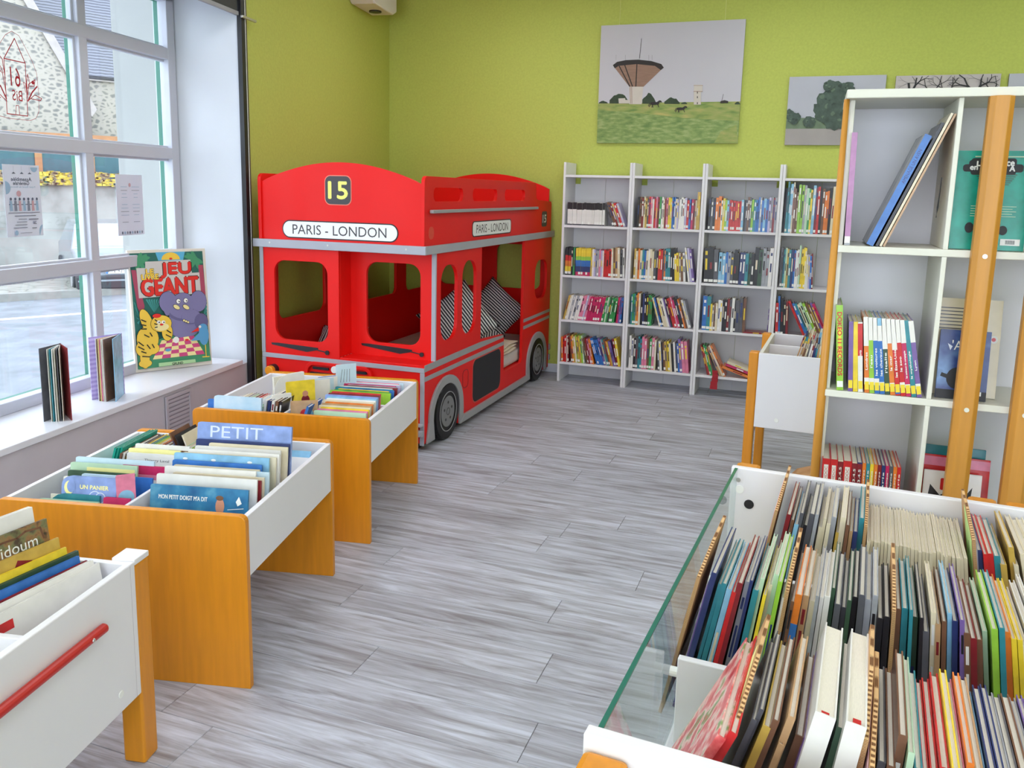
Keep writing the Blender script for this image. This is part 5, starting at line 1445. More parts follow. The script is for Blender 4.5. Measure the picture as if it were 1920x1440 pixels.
P1('partition', white_lam, lambda b: b.box(0.022, 0.800, 0.551, BW - 0.021, 0.816, 0.738))
P1('glass_panel', glass_mat('bin_glass', (0.93, 0.975, 0.965), 0.6), lambda b: b.box(0.001, 0.007, 0.50, 0.0085, BL - 0.021, BH - 0.004), 0)
P1('glass_edge', glass_edge, lambda b: b.box(0.001, 0.007, BH - 0.004, 0.0085, BL - 0.021, BH - 0.0015), 0)
P1('glass_rail', white_lam, lambda b: (b.box(-0.004, 0.007, 0.488, 0.014, BL - 0.021, 0.4995), b.box(0.010, 0.007, 0.4995, 0.016, BL - 0.021, 0.548)), 0.001)
for y, z in ((0.438, 0.690), (0.808, 0.705)):
    P1('spacer', label_white, lambda b: b.cyl((0.0087, y, z), 'x', 0.009, 0.0135, 12), 0)
P1('glass_clip', label_white, lambda b: b.cyl((0.017, BL - 0.0225, 0.792), 'y', 0.011, 0.003, 14), 0)
P1('clip_screw', steel, lambda b: b.cyl((0.012, BL - 0.0225, 0.817), 'y', 0.006, 0.003, 12), 0)
P1('cable_hole', print_black, lambda b: b.cyl((0.043, BL - 0.0215, 0.755), 'y', 0.0125, 0.001, 20), 0)
for x0, y0 in ((-0.010, -0.080), (0.57, -0.080), (-0.004, BL + 0.0003), (0.545, BL + 0.0003), (0.625, BL + 0.0003)):
    P1('leg', orange_wood, lambda b: b.box(x0, y0, 0, x0 + 0.064, y0 + 0.0615, 0.832 if y0 < 0 else 0.842), 0.010)
GB1 = 'albums in the big right-hand bin'
ZB = 0.5505
ramp_mat('cover_print_mix', [(0.3, (70, 80, 60)), (0.45, (170, 150, 110)), (0.6, (220, 214, 200)), (0.7, (120, 60, 50))], 'NOISE', 20, 0.3)
nm_row = {'front': 'front row', 'mid': 'middle row', 'back': 'rear row'}
def album_row(which, yb, items, h0, d0, xs, lean_fn, seed, tmean):
    """items: codes; '|y' style tuples mark cardboard dividers with notes; tops advance from xs"""
    r = random.Random(seed)
    x = xs; n = 0; nd = 0
    for it in items:
        if isinstance(it, tuple):
            kind = it[0]
            if kind == 'card':
                nd += 1
                a = lean_fn(x); h = it[1]; w = it[2]; t = 0.0065
                cd = bpy.data.objects.new('cardboard_divider', None); col.objects.link(cd)
                xb = x - h * math.sin(D2R(a))
                cd.matrix_world = B1M @ lean_matrix(I4, xb, yb - w + it[4], ZB, t, a)
                tag(cd, 'cardboard divider, %s from left in the %s of the big bin%s' % (ORD[nd], nm_row[which], {None: '', 'g': ', green note', 'p': ', pink note', 'y': ', yellow note', 'w': ', torn cream tab'}[it[3]]), 'divider', 'cardboard dividers in the big bin')
                mb = MB()
                mb.prism([(0, 0), (w, 0), (w, h), (0.5 * w, h * 0.985), (0, h * 0.90)], [], 'x', 0.0008, t - 0.0008, 1)
                mb.prism([(0.0002, 0), (w - 0.0002, 0), (w - 0.0002, h - 0.0003), (0.5 * w, h * 0.985 - 0.0003), (0.0002, h * 0.90 - 0.0003)], [], 'x', 0, 0.0008, 0)
                mb.prism([(0.0002, 0), (w - 0.0002, 0), (w - 0.0002, h - 0.0003), (0.5 * w, h * 0.985 - 0.0003), (0.0002, h * 0.90 - 0.0003)], [], 'x', t - 0.0008, t, 0)
                mb.build('card', [cardboard, corrugation], cd)
                if it[3]:
                    m = {'g': 'note_green', 'p': 'note_pink', 'y': 'note_yellow', 'w': 'cover_cream'}[it[3]]
                    nb = MB(); nb.prism([(w * 0.06, h * 0.58), (w * 0.62, h * 0.63), (w * 0.64, h * 0.975), (w * 0.05, h * 0.88)], [], 'x', -0.0012, -0.0003)
                    nb.build('sticky_note', m, cd)
                    lb = MB(); lb.box(-0.0016, w * 0.28, h * 0.74, -0.0012, w * 0.30, h * 0.82); lb.build('note_writing', 'cover_dark_grey', cd, fix=False)
                x += t / math.cos(D2R(a)) + 0.0015
            elif kind == 'gap':
                x += it[1]
            elif kind == 'book':
                _, c, t, h, d, cm, lab, extra, dy = it[:9]
                a = lean_fn(x) + extra
                n += 1
                xb = x - h * math.sin(D2R(a))
                book('album', lab, B1M @ lean_matrix(I4, xb, yb - d + dy, ZB, t, a), t, h, d, c, GB1, it[9] if len(it) > 9 else None, None, cover_mat=cm, marks=False)
                x += t / math.cos(D2R(a)) + 0.0008
            continue
        for c in it:
            if x > 0.645:
                break
            n += 1
            t = tmean * r.uniform(0.72, 1.35); h = h0 * r.uniform(0.92, 1.06); d = d0 * r.uniform(0.94, 1.05)
            a = lean_fn(x) + r.uniform(-0.3, 0.3)
            cc = {'w': 'E'}.get(c, c)
            if c == 'w':
                t, h, d = 0.0066 * r.uniform(0.9, 1.1), 0.262 * r.uniform(0.985, 1.01), 0.245
            xb = x - h * math.sin(D2R(a))
            book('album', '%s album, %s from left in the %s of the big right-hand bin' % (COLN[cc][0] if c != 'w' else 'thin cream', ORD[n], nm_row[which]), B1M @ lean_matrix(I4, xb, yb - d + r.uniform(-0.004, 0.010), ZB, t, a), t, h, d, cc, GB1, None, None,
                 cover_mat='cover_cream' if c == 'w' else None, marks=(c != 'w' and r.random() < 0.2))
            x += t / math.cos(D2R(a)) + 0.0007
    return x
def fan(x, a0=11.0, a1=-13.0, xa=0.05, xb=0.62):
    f = max(0.0, min(1.0, (x - xa) / (xb - xa)))
    return a0 + (a1 - a0) * f
xe1 = album_row('front', 0.345, [('gap', 0.0), ('book', 'R', 0.012, 0.330, 0.265, 'cover_red_floral', 'large red floral album in a clear sleeve, leftmost in the front row', 6, -0.03), ('book', 'R', 0.011, 0.328, 0.262, None, 'glossy red album next to the floral one in the front row', 4, -0.025), ('card', 0.350, 0.25, 'y', 0.0),
    'DD', 'yNA', 'A', 'NV', ('book', 'W', 0.026, 0.345, 0.250, None, 'thick white album with red headband, left of the two in the front row', 0, 0.0), 'g', ('book', 'W', 0.025, 0.342, 0.252, None, 'thick white album with red headband, right of the two in the front row', 0, 0.0), ('card', 0.352, 0.25, None, 0.01), ('card', 0.330, 0.25, 'p', -0.03),
    'DNN', 'JTRRRYPOACbbSDNSVVIS', ('card', 0.345, 0.26, None, 0.02), ('card', 0.330, 0.27, 'w', -0.01), 'rRYYEDE', ('card', 0.352, 0.28, 'g', 0.05), 'CTMrWWRDNbESTWCRNbE'], 0.305, 0.235, 0.150, lambda x: fan(x, 19, 6, 0.15, 0.32) if x < 0.32 else fan(x, 6, -10, 0.32, 0.58), 3, 0.0086)
xe2 = album_row('mid', 0.775, [('card', 0.335, 0.245, None, -0.02), 'VbTTCRrSbTJYEJLW', ('card', 0.325, 0.24, 'y', 0.0), 'N', ('book', 'O', 0.012, 0.290, 0.24, None, 'orange album with a blue spine label in the middle row of the big bin', 0, 0.0, [(0.62, 0.80, 'B')]), 'A', 'ESWWgDDgKDSSKK', ('card', 0.325, 0.235, None, 0.0), 'NTTgKDEANCbVNrNJLTOYYWWWWRRrNrNTBgLGSSRRrOJGGGIVbSTSTDENrrWbWCSDAWB'], 0.292, 0.235, 0.040, lambda x: fan(x, 11, -11, 0.05, 0.60), 4, 0.0079)
xe3 = album_row('back', 1.165, [('card', 0.335, 0.25, 'p', 0.0), ('gap', 0.012), 'rNCDKDSEEESyENAbT', ('card', 0.325, 0.235, None, 0.0), 'w' * 27, ('card', 0.335, 0.24, 'g', 0.01), 'SbRR', 'TyyEEEENRO', 'gDWWW', 'EEEWWEDBWSE'], 0.285, 0.235, 0.135, lambda x: fan(x, 9, -13, 0.13, 0.62), 5, 0.0090)
print('album rows end', xe1, xe2, xe3)
for nm in ('thick white album with red headband, left of the two in the front row', 'thick white album with red headband, right of the two in the front row'):
    for o in bpy.data.objects:
        if o.get('label') == nm:
            MB().box(0.008, 0.002, 0.340, 0.018, 0.012, 0.3422).build('headband', 'cover_red', o, fix=False)
# blue tape label on an orange-brown spine
# ------------------------------------------------------------------ pictures on the back wall
def canvas(label, x0, x1, z0, z1, wires=()):
    o = Vector(((x0 + x1) / 2, YB - 0.012, (z0 + z1) / 2))
    t = thing('wall_picture', label, 'picture', o, 0, 'photo prints on the green wall')
    MB().box(x0, YB - 0.024, z0, x1, YB - 0.004, z1).build('board', mat('board_edge', (120, 116, 112), 0.6), t, origin=o)
    for x in wires:
        MB().tube([(x, YB - 0.012, z1), (x, YB - 0.006, CEIL - 0.001)], 0.0012, 5).build('hanging_wire', mat('wire_pale', (226, 226, 160), 0.5), t, origin=o)
    pr = Print(Vector((x0, YB - 0.0243, z0)) - o, (1, 0, 0), (0, 0, 1), (0, -1, 0), 0.0002)
    return t, pr, x1 - x0, z1 - z0
ramp_mat('print_meadow', [(0.30, (110, 140, 70)), (0.45, (144, 160, 84)), (0.58, (160, 166, 96)), (0.72, (186, 176, 104))], 'NOISE', 9, 0.6, (1, 1, 4), 8)
ramp_mat('print_meadow_cool', [(0.3, (104, 134, 70)), (0.5, (132, 156, 88)), (0.7, (164, 178, 116))], 'NOISE', 16, 0.6, (1, 1, 3), 8)
mat('print_sky', (198, 196, 204), 0.6, 0.02, 2)
mat('print_tree', (48, 66, 42), 0.6, 0.25, 40)
mat('print_dark', (40, 34, 32), 0.6, 0.1, 20)
mat('print_concrete', (148, 116, 98), 0.6, 0.10, 14, stretch=(1, 1, 6))
mat('print_stone', (208, 200, 190), 0.6, 0.04, 10)
t, pr, w, h = canvas('large photo print of a funnel-shaped water tower and two horses', -1.718, -0.600, 1.953, 2.870, (-1.573, -0.755))
def pc(x, y):   # crop pixels of the print -> print plane
    f = min(1, max(0, (y - 60) / 1310))
    xl = 97 - 37 * f; xr = 1655 - 82 * f
    u = (x - xl) / (xr - xl)
    yt = 105 - 78 * u; yb = 1375 - 10 * u
    return u * w, (1 - (y - yt) / (yb - yt)) * h
def PP(pts):
    return [pc(*p) for p in pts]
pr.rect(0, 0, w, h, 'print_sky')
hz = pc(60, 940)[1]
pr.rect(0, 0, w, hz, 'print_meadow')
pr.poly(PP([(66, 1010), (500, 1040), (1000, 1090), (1590, 1120), (1575, 1365), (62, 1375)]), 'print_meadow_cool')
pr.poly(PP([(1400, 1240), (1560, 1160), (1580, 1365), (1330, 1365)]), 'print_meadow')
for (x0, x1, top, sd) in ((200, 420, 820, 1), (565, 710, 815, 2), (805, 970, 860, 3), (985, 1050, 915, 4), (80, 180, 910, 5), (1545, 1600, 905, 6)):
    rr = random.Random(sd)
    pts = [(x0, 940)]
    n = 9
    for i in range(n + 1):
        f = i / n
        pts.append((x0 + (x1 - x0) * f, 940 - (940 - top) * (math.sin(math.pi * min(0.97, max(0.06, f))) ** 0.6) * rr.uniform(0.78, 1.0)))
    pts.append((x1, 940))
    pr.poly(PP(pts), 'print_tree')
pr.poly(PP([(305, 938), (300, 885), (375, 880), (378, 900), (420, 900), (420, 938)]), 'print_stone')
pr.poly(PP([(422, 945), (420, 752), (575, 752), (558, 945)]), 'print_stone')
for x in (432, 448):
    pr.line(PP([(x - 3, 750), (x + 4, 940)]), 0.004, 'print_concrete')
pr.poly(PP([(235, 530), (420, 755), (578, 755), (795, 545), (740, 500), (500, 485), (290, 500)]), 'print_concrete')
pr.poly(PP([(233, 525), (255, 560), (300, 532), (500, 512), (700, 530), (765, 575), (797, 548), (770, 510), (660, 478), (515, 464), (380, 470), (280, 490)]), 'print_dark')
for a, b_ in (((305, 535), (425, 752)), ((365, 520), (455, 752)), ((502, 515), (493, 752))):
    pr.line(PP([a, b_]), 0.008, 'print_dark')
pr.line(PP([(550, 240), (530, 450)]), 0.003, 'print_dark')
for x in (372, 632, 668, 268):
    pr.line(PP([(x, 415), (x, 470)]), 0.0012, 'print_dark')
pr.poly(PP([(1120, 945), (1120, 730), (1212, 730), (1210, 800), (1195, 812), (1195, 945)]), 'print_stone')
pr.line(PP([(1118, 803), (1212, 803)]), 0.004, 'print_concrete'); pr.line(PP([(1118, 738), (1215, 738)]), 0.003, 'print_concrete')
for y in (815, 865, 930):
    pr.line(PP([(1158, y - 8), (1158, y + 8)]), 0.006, 'print_dark')
pr.poly(PP([(1395, 930), (1400, 905), (1440, 895), (1478, 905), (1478, 925), (1450, 925)]), 'print_dark'); pr.line(PP([(1413, 900), (1428, 830)]), 0.003, 'print_dark')
def horse(cx, cy, s):
    k = lambda pts: PP([(cx + a * s, cy + b_ * s) for a, b_ in pts])
    pr.poly(k([(-55, 0), (-45, -22), (-10, -26), (20, -24), (45, -42), (62, -42), (76, -26), (70, -20), (52, -22), (38, 2), (5, 6), (-30, 8)]), 'print_dark')
    for a, b_ in (((-48, 0), (-64, 30)), ((-30, 4), (-20, 34)), ((-22, 4), (-34, 34)), ((30, 0), (44, 32)), ((-56, -14), (-72, 20))):
        pr.line(k([a, b_]), 0.005 * s, 'print_dark')
horse(705, 945, 1.0); horse(985, 1000, 0.9)
pr.build('photo_print', t)
t, pr, w, h = canvas('photo print of a big tree by a pale lane', -0.254, 0.412, 1.942, 2.440)
mat('print_cloud', (186, 188, 200), 0.6, 0.06, 3); mat('print_lane', (164, 158, 156), 0.6, 0.05, 6); mat('print_tree_grey', (70, 88, 78), 0.6, 0.3, 30); mat('print_bush', (110, 130, 104), 0.6, 0.15, 24); mat('print_leaf_light', (96, 116, 98), 0.6, 0.2, 30); mat('print_leaf_dark', (50, 66, 58), 0.6, 0.2, 30)
pr.rect(0, 0, w, h, 'print_cloud'); pr.rect(0, h * 0.22, w, h * 0.40, 'print_bush'); pr.rect(0, 0, w, h * 0.24, 'print_lane')
rr = random.Random(9)
for cx, cy, a in [(0.46, 0.62, 0.17), (0.40, 0.50, 0.13), (0.56, 0.52, 0.17), (0.50, 0.78, 0.12), (0.62, 0.68, 0.13), (0.54, 0.40, 0.16), (0.70, 0.50, 0.14), (0.08, 0.40, 0.07), (0.02, 0.45, 0.06), (0.25, 0.34, 0.07), (0.42, 0.86, 0.06), (0.62, 0.82, 0.07)]:
    pr.poly([(min(w, max(0, cx * w + a * w * rr.uniform(0.75, 1.1) * math.cos(2 * math.pi * i / 22))), min(h, max(0, cy * h + a * w * rr.uniform(0.75, 1.1) * math.sin(2 * math.pi * i / 22)))) for i in range(22)], 'print_tree_grey')
    for q in range(5):
        ang = rr.uniform(0, 6.28); rad = a * w * rr.uniform(0.2, 0.7); sz = a * w * rr.uniform(0.12, 0.25)
        pr.poly([(min(w, max(0, cx * w + rad * math.cos(ang) + sz * rr.uniform(0.6, 1.2) * math.cos(2 * math.pi * i / 9))), cy * h + rad * math.sin(ang) + sz * rr.uniform(0.5, 1.0) * math.sin(2 * math.pi * i / 9)) for i in range(9)], ('print_leaf_light', 'print_leaf_dark')[q % 2])
pr.build('photo_print', t)
t, pr, w, h = canvas('black and white photo print of bare winter trees', 0.476, 1.140, 1.935, 2.430)
mat('print_mist', (196, 188, 188), 0.6, 0.04, 6)
pr.rect(0, 0, w, h, 'print_mist')
rr = random.Random(4)
def branch(x, y, a, L, wd, n):
    x2, y2 = x + L * math.cos(a), y + L * math.sin(a)
    if y2 > h - 0.004 or x2 < 0.004 or x2 > w - 0.004:
        return
    pr.line([(x, y), (x2, y2)], wd, 'print_black')
    if n:
        for s in (-1, 1):
            branch(x2, y2, a + s * rr.uniform(0.25, 0.65), L * rr.uniform(0.62, 0.85), wd * 0.62, n - 1)
for x, wd in ((0.09, 0.03), (0.24, 0.014), (0.36, 0.016), (0.53, 0.034), (0.62, 0.014)):
    pr.line([(x, 0.0), (x, h * 0.55)], wd, 'print_black'); branch(x, h * 0.52, 1.57 + rr.uniform(-0.2, 0.2), 0.10, wd * 0.8, 5)
pr.build('photo_print', t)
t, pr, w, h = canvas('photo print at the right, mostly hidden by the shelving unit', 1.19, 1.85, 1.935, 2.428)
pr.rect(0, 0, w, h, 'print_cloud'); pr.rect(0, 0, w, h * 0.35, 'print_bush'); pr.build('photo_print', t)

# ------------------------------------------------------------------ things on the window sill
# small open board books standing up
def standing_open(name, label, apex, dirs, h, w, covers, pagemats, n):
    t = thing(name, label, 'book', apex)
    zz_ = 0.0004
    a0, a1 = dirs
    def leaf(nm, ang, m, th, ww, hh):
        b = MB()
        b.T = Matrix.Rotation(D2R(ang), 4, 'Z')
        b.box(0.001, -th / 2, zz_, ww, th / 2, hh)
        return b.build(nm, m, t, fix=False)
    leaf('cover', a0, covers[0], 0.003, w, h); leaf('cover', a1, covers[1], 0.003, w, h)
    for i in range(n):
        f = (i + 1) / (n + 1)
        f = 0.5 + (f - 0.5) * pagemats[1]
        leaf('page', a0 + (a1 - a0) * f, pagemats[0][i % len(pagemats[0])], 0.0022, w - 0.004, h - 0.003)
    b = MB(); b.cyl((0, 0, zz_), 'z', 0.004, h, 10); b.build('spine', covers[0], t, fix=False)
    return t
standing_open('board_book', 'dark red board book standing open, leftmost on the window sill', (-3.200, 2.800, SILL), (-80, -30), 0.335, 0.135, ('cover_dark_grey', 'cover_dark_red'), (['page_paper', 'cover_teal', 'label_white', 'page_paper', 'cover_dark_grey'], 0.6), 6)
ramp_mat('lilac_lines', [(0.4, (170, 150, 210)), (0.6, (196, 178, 226))], 'WAVE_Z', 14, 0.5, None, 0.5)
standing_open('board_book', 'lilac board book standing fanned open in the middle of the sill', (-3.253, 3.210, SILL), (-104, -58), 0.315, 0.170, ('lilac_lines', 'cover_light_blue'), (['label_white', 'cover_brown', 'note_yellow', 'cover_pink', 'page_paper'], 0.45), 7)
# the giant game book
gb_a, gb_b = Vector((-3.549, 3.595, SILL)), Vector((-3.335, 3.978, SILL))
gx = (gb_b - gb_a).normalized(); GW = (gb_b - gb_a).length; GH = 0.695
gy = Vector((gx.y, -gx.x, 0))      # towards the room
lean = D2R(4)
gz = (UPZ * math.cos(lean) - gy * math.sin(lean)).normalized()
gn = gx.cross(gz).normalized()
if gn.dot(gy) < 0:
    gn = -gn
gb = thing('giant_book', 'giant hardback book lettered LE LIVRE JEU GEANT standing on the sill', 'book', gb_a)
def GBX(name, m, u0, v0, d0, u1, v1, d1, bevel=0.0):
    b = MB()
    b.T = Matrix(((gx.x, gn.x, gz.x, 0), (gx.y, gn.y, gz.y, 0), (gx.z, gn.z, gz.z, 0.0015), (0, 0, 0, 1)))
    b.box(u0, d0, v0, u1, d1, v1)
    return b.build(name, m, gb, bevel=bevel)
mat('book_cream_edge', (226, 218, 206), 0.5, 0.02)
GBX('front_board', 'book_cream_edge', 0, 0, -0.004, GW, GH, 0.0, 0.003)
GBX('back_board', 'book_cream_edge', 0, 0, -0.024, GW, GH, -0.020, 0.003)
GBX('spine', 'book_cream_edge', 0, 0, -0.0198, 0.004, GH, -0.0042, 0)
GBX('pages', page, 0.0045, 0.004, -0.0198, GW - 0.006, GH - 0.005, -0.0042, 0)
pr = Print(UPZ * 0.0015 + gn * 0.0003, gx, gz, gn, 0.0002)
def gp(x, y):      # crop pixels of the cover -> cover plane
    v = (y - 110) / (1385 - 110)
    xl = 65 + (150 - 65) * v; xr = 880 + (942 - 880) * v
    u = (x - xl) / (xr - xl)
    yt = 118 - 18 * u; yb = 1388 - 95 * u
    return u * GW, (1 - (y - yt) / (yb - yt)) * GH
def GP(pts):
    return [gp(*p) for p in pts]
M_ = lambda n, c: (mat('gp_' + n, c, 0.45, 0.03), 'gp_' + n)[1]
teal = M_('teal', (66, 152, 146)); dteal = M_('dteal', (38, 104, 96)); skyb = M_('sky', (92, 176, 214)); yel = M_('yellow', (242, 200, 72)); redc = M_('red', (226, 44, 40)); brd = M_('board', (206, 200, 196)); pur = M_('purple', (128, 122, 166)); dpur = M_('dpurple', (104, 98, 142)); mag = M_('magenta', (206, 74, 128)); crm = M_('cream', (244, 226, 160)); blk = M_('black', (34, 30, 34)); wht = M_('white', (240, 238, 232)); trunk = M_('trunk', (170, 70, 96)); brn = M_('green', (70, 148, 108)); pblue = M_('bird', (92, 160, 206)); palg = M_('palegreen', (176, 214, 160))
pr.poly(GP([(88, 150), (850, 128), (918, 1255), (170, 1350)]), dteal)
pr.poly(GP([(350, 140), (660, 133), (640, 220), (380, 225)]), skyb)
pr.disc(*gp(510, 215), 0.052, yel, 0.042, 0, 180)
pr.disc(*gp(510, 205), 0.009, redc, 0.006)
for cx, cy, sg in ((165, 200, 1), (780, 190, -1)):
    for a in (-70, -40, -10, 25, 60, 100, 150):
        u, v = gp(cx, cy)
        t_ = D2R(a if sg > 0 else 180 - a)
        L_ = 0.034; pr.disc(min(GW - 0.052, max(0.052, u + L_ * math.cos(t_))), min(GH - 0.05, v - L_ * math.sin(t_)), 0.038, brn, 0.013, 0, 360, 14, -t_)
pr.poly(GP([(105, 320), (150, 320), (235, 690), (215, 830), (165, 700)]), trunk)
pr.poly(GP([(800, 270), (850, 270), (875, 570), (850, 620), (820, 560)]), trunk)
pr.poly(GP([(245, 235), (715, 215), (730, 350), (810, 345), (825, 560), (180, 610), (155, 300), (245, 300)]), brd)
pr.text('JEU', *gp(560, 320), gp(715, 320)[0] - gp(395, 320)[0], 0.085, blk, 0.0062); pr.text('JEU', *gp(560, 320), gp(710, 320)[0] - gp(400, 320)[0], 0.082, redc, 0.0042)
pr.text('GEANT', *gp(500, 485), gp(790, 480)[0] - gp(195, 480)[0], 0.098, blk, 0.0070); pr.text('GEANT', *gp(500, 485), gp(785, 480)[0] - gp(200, 480)[0], 0.095, redc, 0.0050)
pr.text('LE', *gp(290, 335), 0.044, 0.028, blk, 0.0034); pr.text('LE', *gp(290, 335), 0.042, 0.027, yel, 0.002)
pr.text('LIVRE', *gp(292, 390), 0.094, 0.030, blk, 0.0032); pr.text('LIVRE', *gp(292, 390), 0.092, 0.029, yel, 0.002)
for i in range(7):
    pr.poly(GP([(330, 760), (245 + i * 26, 625), (262 + i * 26, 618)]), teal)
for i in range(5):
    pr.poly(GP([(190, 830), (125 + i * 8, 640 + i * 55), (140 + i * 8, 660 + i * 55)]), teal)
    pr.poly(GP([(840, 800), (880, 640 + i * 40), (886, 660 + i * 40)]), teal)
pr.poly(GP([(160, 1130), (560, 960), (880, 960), (918, 1255), (170, 1350)]), brn)
_disc = pr.disc
BUF = []
pr.disc = lambda u, v, r, m, rv=None, a0=0, a1=360, n=18, rot=0.0: BUF.append((u, v, r, m, r if rv is None else rv, a0, a1, n, rot))
def flush_outlined():
    for (u, v, r, m, rv, a0, a1, n, rot) in BUF:
        _disc(u, v, r + 0.0022, blk, rv + 0.0022, a0, a1, n, rot)
    for q in BUF:
        _disc(*q[:3], q[3], *q[4:])
    BUF.clear()
# elephant
pr.disc(*gp(640, 870), 0.105, pur, 0.085); pr.disc(*gp(470, 650), 0.050, pur, 0.062); pr.disc(*gp(790, 640), 0.048, pur, 0.062)
pr.disc(*gp(625, 670), 0.068, pur, 0.066); pr.disc(*gp(560, 770), 0.062, dpur, 0.036, 0, 360, 18, -0.5); pr.disc(*gp(570, 755), 0.058, pur, 0.030, 0, 360, 18, -0.5); pr.disc(*gp(455, 700), 0.020, pur, 0.050)
pr.disc(*gp(710, 800), 0.058, dpur, 0.044); pr.disc(*gp(706, 795), 0.054, pur, 0.041); pr.disc(*gp(815, 850), 0.040, dpur, 0.05)
flush_outlined()
for x, y in ((575, 640), (652, 632)):
    pr.disc(*gp(x, y), 0.0115, wht, 0.013); pr.disc(*gp(x + 8, y + 4), 0.004, blk)
for x in (555, 655):
    pr.disc(*gp(x, 700), 0.020, crm, 0.011, 0, 360, 14, -0.6)
for i in range(3):
    pr.disc(*gp(630 + 22 * i, 838 + 9 * i), 0.006, crm)
flush_outlined()
pr.disc = _disc
# checkered cloth
qa, qb, qc, qd = (400, 1045), (735, 995), (850, 1185), (310, 1245)
for i in range(6):
    for j in range(5):
        def bl_(u, v):
            a = (qa[0] + (qb[0] - qa[0]) * u, qa[1] + (qb[1] - qa[1]) * u); c = (qd[0] + (qc[0] - qd[0]) * u, qd[1] + (qc[1] - qd[1]) * u)
            return (a[0] + (c[0] - a[0]) * v, a[1] + (c[1] - a[1]) * v)
        pr.k = 60
        pr.poly(GP([bl_(i / 6, j / 5), bl_((i + 1) / 6, j / 5), bl_((i + 1) / 6, (j + 1) / 5), bl_(i / 6, (j + 1) / 5)]), mag if (i + j) % 2 else crm)
pr.k = 62
pr.disc(*gp(465, 1145), 0.017, pblue, 0.009); pr.disc(*gp(548, 1040), 0.017, wht, 0.019); pr.disc(*gp(660, 1040), 0.012, redc, 0.006)
# tiger
pr.disc = lambda u, v, r, m, rv=None, a0=0, a1=360, n=18, rot=0.0: BUF.append((u, v, r, m, r if rv is None else rv, a0, a1, n, rot))
pr.disc(*gp(250, 850), 0.030, yel, 0.075, 0, 360, 18, 0.3); pr.disc(*gp(260, 1030), 0.060, yel, 0.072); pr.disc(*gp(235, 1130), 0.052, yel, 0.05); pr.disc(*gp(300, 1130), 0.042, yel, 0.034)
pr.disc(*gp(230, 1230), 0.026, yel, 0.06); pr.disc(*gp(235, 1285), 0.036, yel, 0.022)
flush_outlined(); pr.disc(*gp(395, 870), 0.058, yel, 0.048); pr.disc(*gp(455, 960), 0.030, yel, 0.05); pr.disc(*gp(400, 905), 0.040, crm, 0.022); pr.disc(*gp(398, 880), 0.010, redc, 0.006); pr.disc(*gp(350, 790), 0.024, redc, 0.012)
flush_outlined(); pr.disc = _disc
for x in (368, 415):
    pr.disc(*gp(x, 855), 0.011, wht, 0.010); pr.disc(*gp(x + 6, 857), 0.004, blk)
for a, b_ in (((195, 830), (240, 850)), ((190, 880), (240, 890)), ((195, 925), (245, 925)), ((165, 1060), (215, 1100)), ((165, 1110), (220, 1140)), ((195, 1160), (240, 1175)), ((205, 1210), (270, 1215)), ((225, 985), (270, 1010)), ((280, 965), (300, 1000)), ((330, 830), (350, 845)), ((325, 870), (350, 880)), ((330, 910), (352, 905)), ((440, 985), (490, 1010)), ((450, 940), (490, 965)), ((250, 1090), (280, 1130)), ((300, 1085), (320, 1120))):
    pr.line(GP([a, b_]), 0.006, blk)
# bird
pr.disc(*gp(835, 985), 0.030, pblue, 0.062); pr.disc(*gp(828, 915), 0.027, pblue, 0.026); pr.poly(GP([(695, 965), (780, 905), (785, 945)]), redc); pr.disc(*gp(795, 902), 0.008, wht); pr.poly(GP([(695, 1050), (790, 960), (800, 1040)]), pblue)
pr.line(GP([(850, 1090), (858, 1210)]), 0.005, yel); pr.line(GP([(820, 1215), (890, 1210)]), 0.006, yel)
pr.poly(GP([(362, 1280), (740, 1238), (745, 1272), (365, 1318)]), palg); pr.text('GRUND', *gp(555, 1282), 0.062, 0.014, blk, 0.0006)
pr.build('cover_print', gb)

# ------------------------------------------------------------------ papers and drawing stuck on the panes
NG = 0.3985
mat('paper_back', (214, 218, 236), 0.7, 0.02, 8)
mat('ghost_grey', (128, 132, 150), 0.7, 0.05); mat('ghost_blue', (152, 180, 208), 0.7, 0.05); mat('ghost_pink', (200, 160, 170), 0.7, 0.05); mat('ghost_dark', (92, 98, 120), 0.7, 0.05); mat('decal_red', (176, 20, 44), 0.5, 0.03)
def sheet(label, s0, s1, z0, z1):
    """s0 is the edge away from the corner, as the street sees it the right-hand side"""
    o = W((s0 + s1) / 2, NG, z0)
    t = thing('window_notice', label, 'notice', o)
    b = MB(); b.T = WT; b.box(s1, NG - 0.0012, z0, s0, NG - 0.0005, z1)
    b.build('sheet', 'paper_back', t, origin=o)
    # the print shows through mirrored: street-side x runs along WU
    return t, Print(W(s1, NG - 0.0014, z0) - o, WU, UPZ, -WN, 0.0001), s0 - s1, z1 - z0
t, pr, w, h = sheet('Assemblee Generale notice taped to the left window pane', 3.972, 3.752, 1.286, 1.617)
pr.disc(w * 0.15, h * 0.97, 0.022, 'ghost_blue', 0.022, 180, 360); pr.disc(w * 0.96, h * 0.68, 0.03, 'ghost_blue', 0.03, 90, 270); pr.disc(w * 0.0, h * 0.05, 0.026, 'ghost_blue', 0.035, -30, 90)
pr.text('Assemblée', w * 0.52, h * 0.80, w * 0.56, 0.017, 'ghost_dark', 0.0005); pr.text('Générale', w * 0.53, h * 0.745, w * 0.44, 0.016, 'ghost_dark', 0.0005); pr.text('Foyer Rural de Bonnée', w * 0.5, h * 0.69, w * 0.70, 0.010, 'ghost_blue')
for x in (0.28, 0.5, 0.72):
    pr.line([(w * x, h * 0.98), (w * x, h * 0.895)], 0.0008, 'ghost_grey'); pr.poly([(w * x - 0.012, h * 0.875), (w * x + 0.012, h * 0.875), (w * x, h * 0.90)], 'ghost_dark')
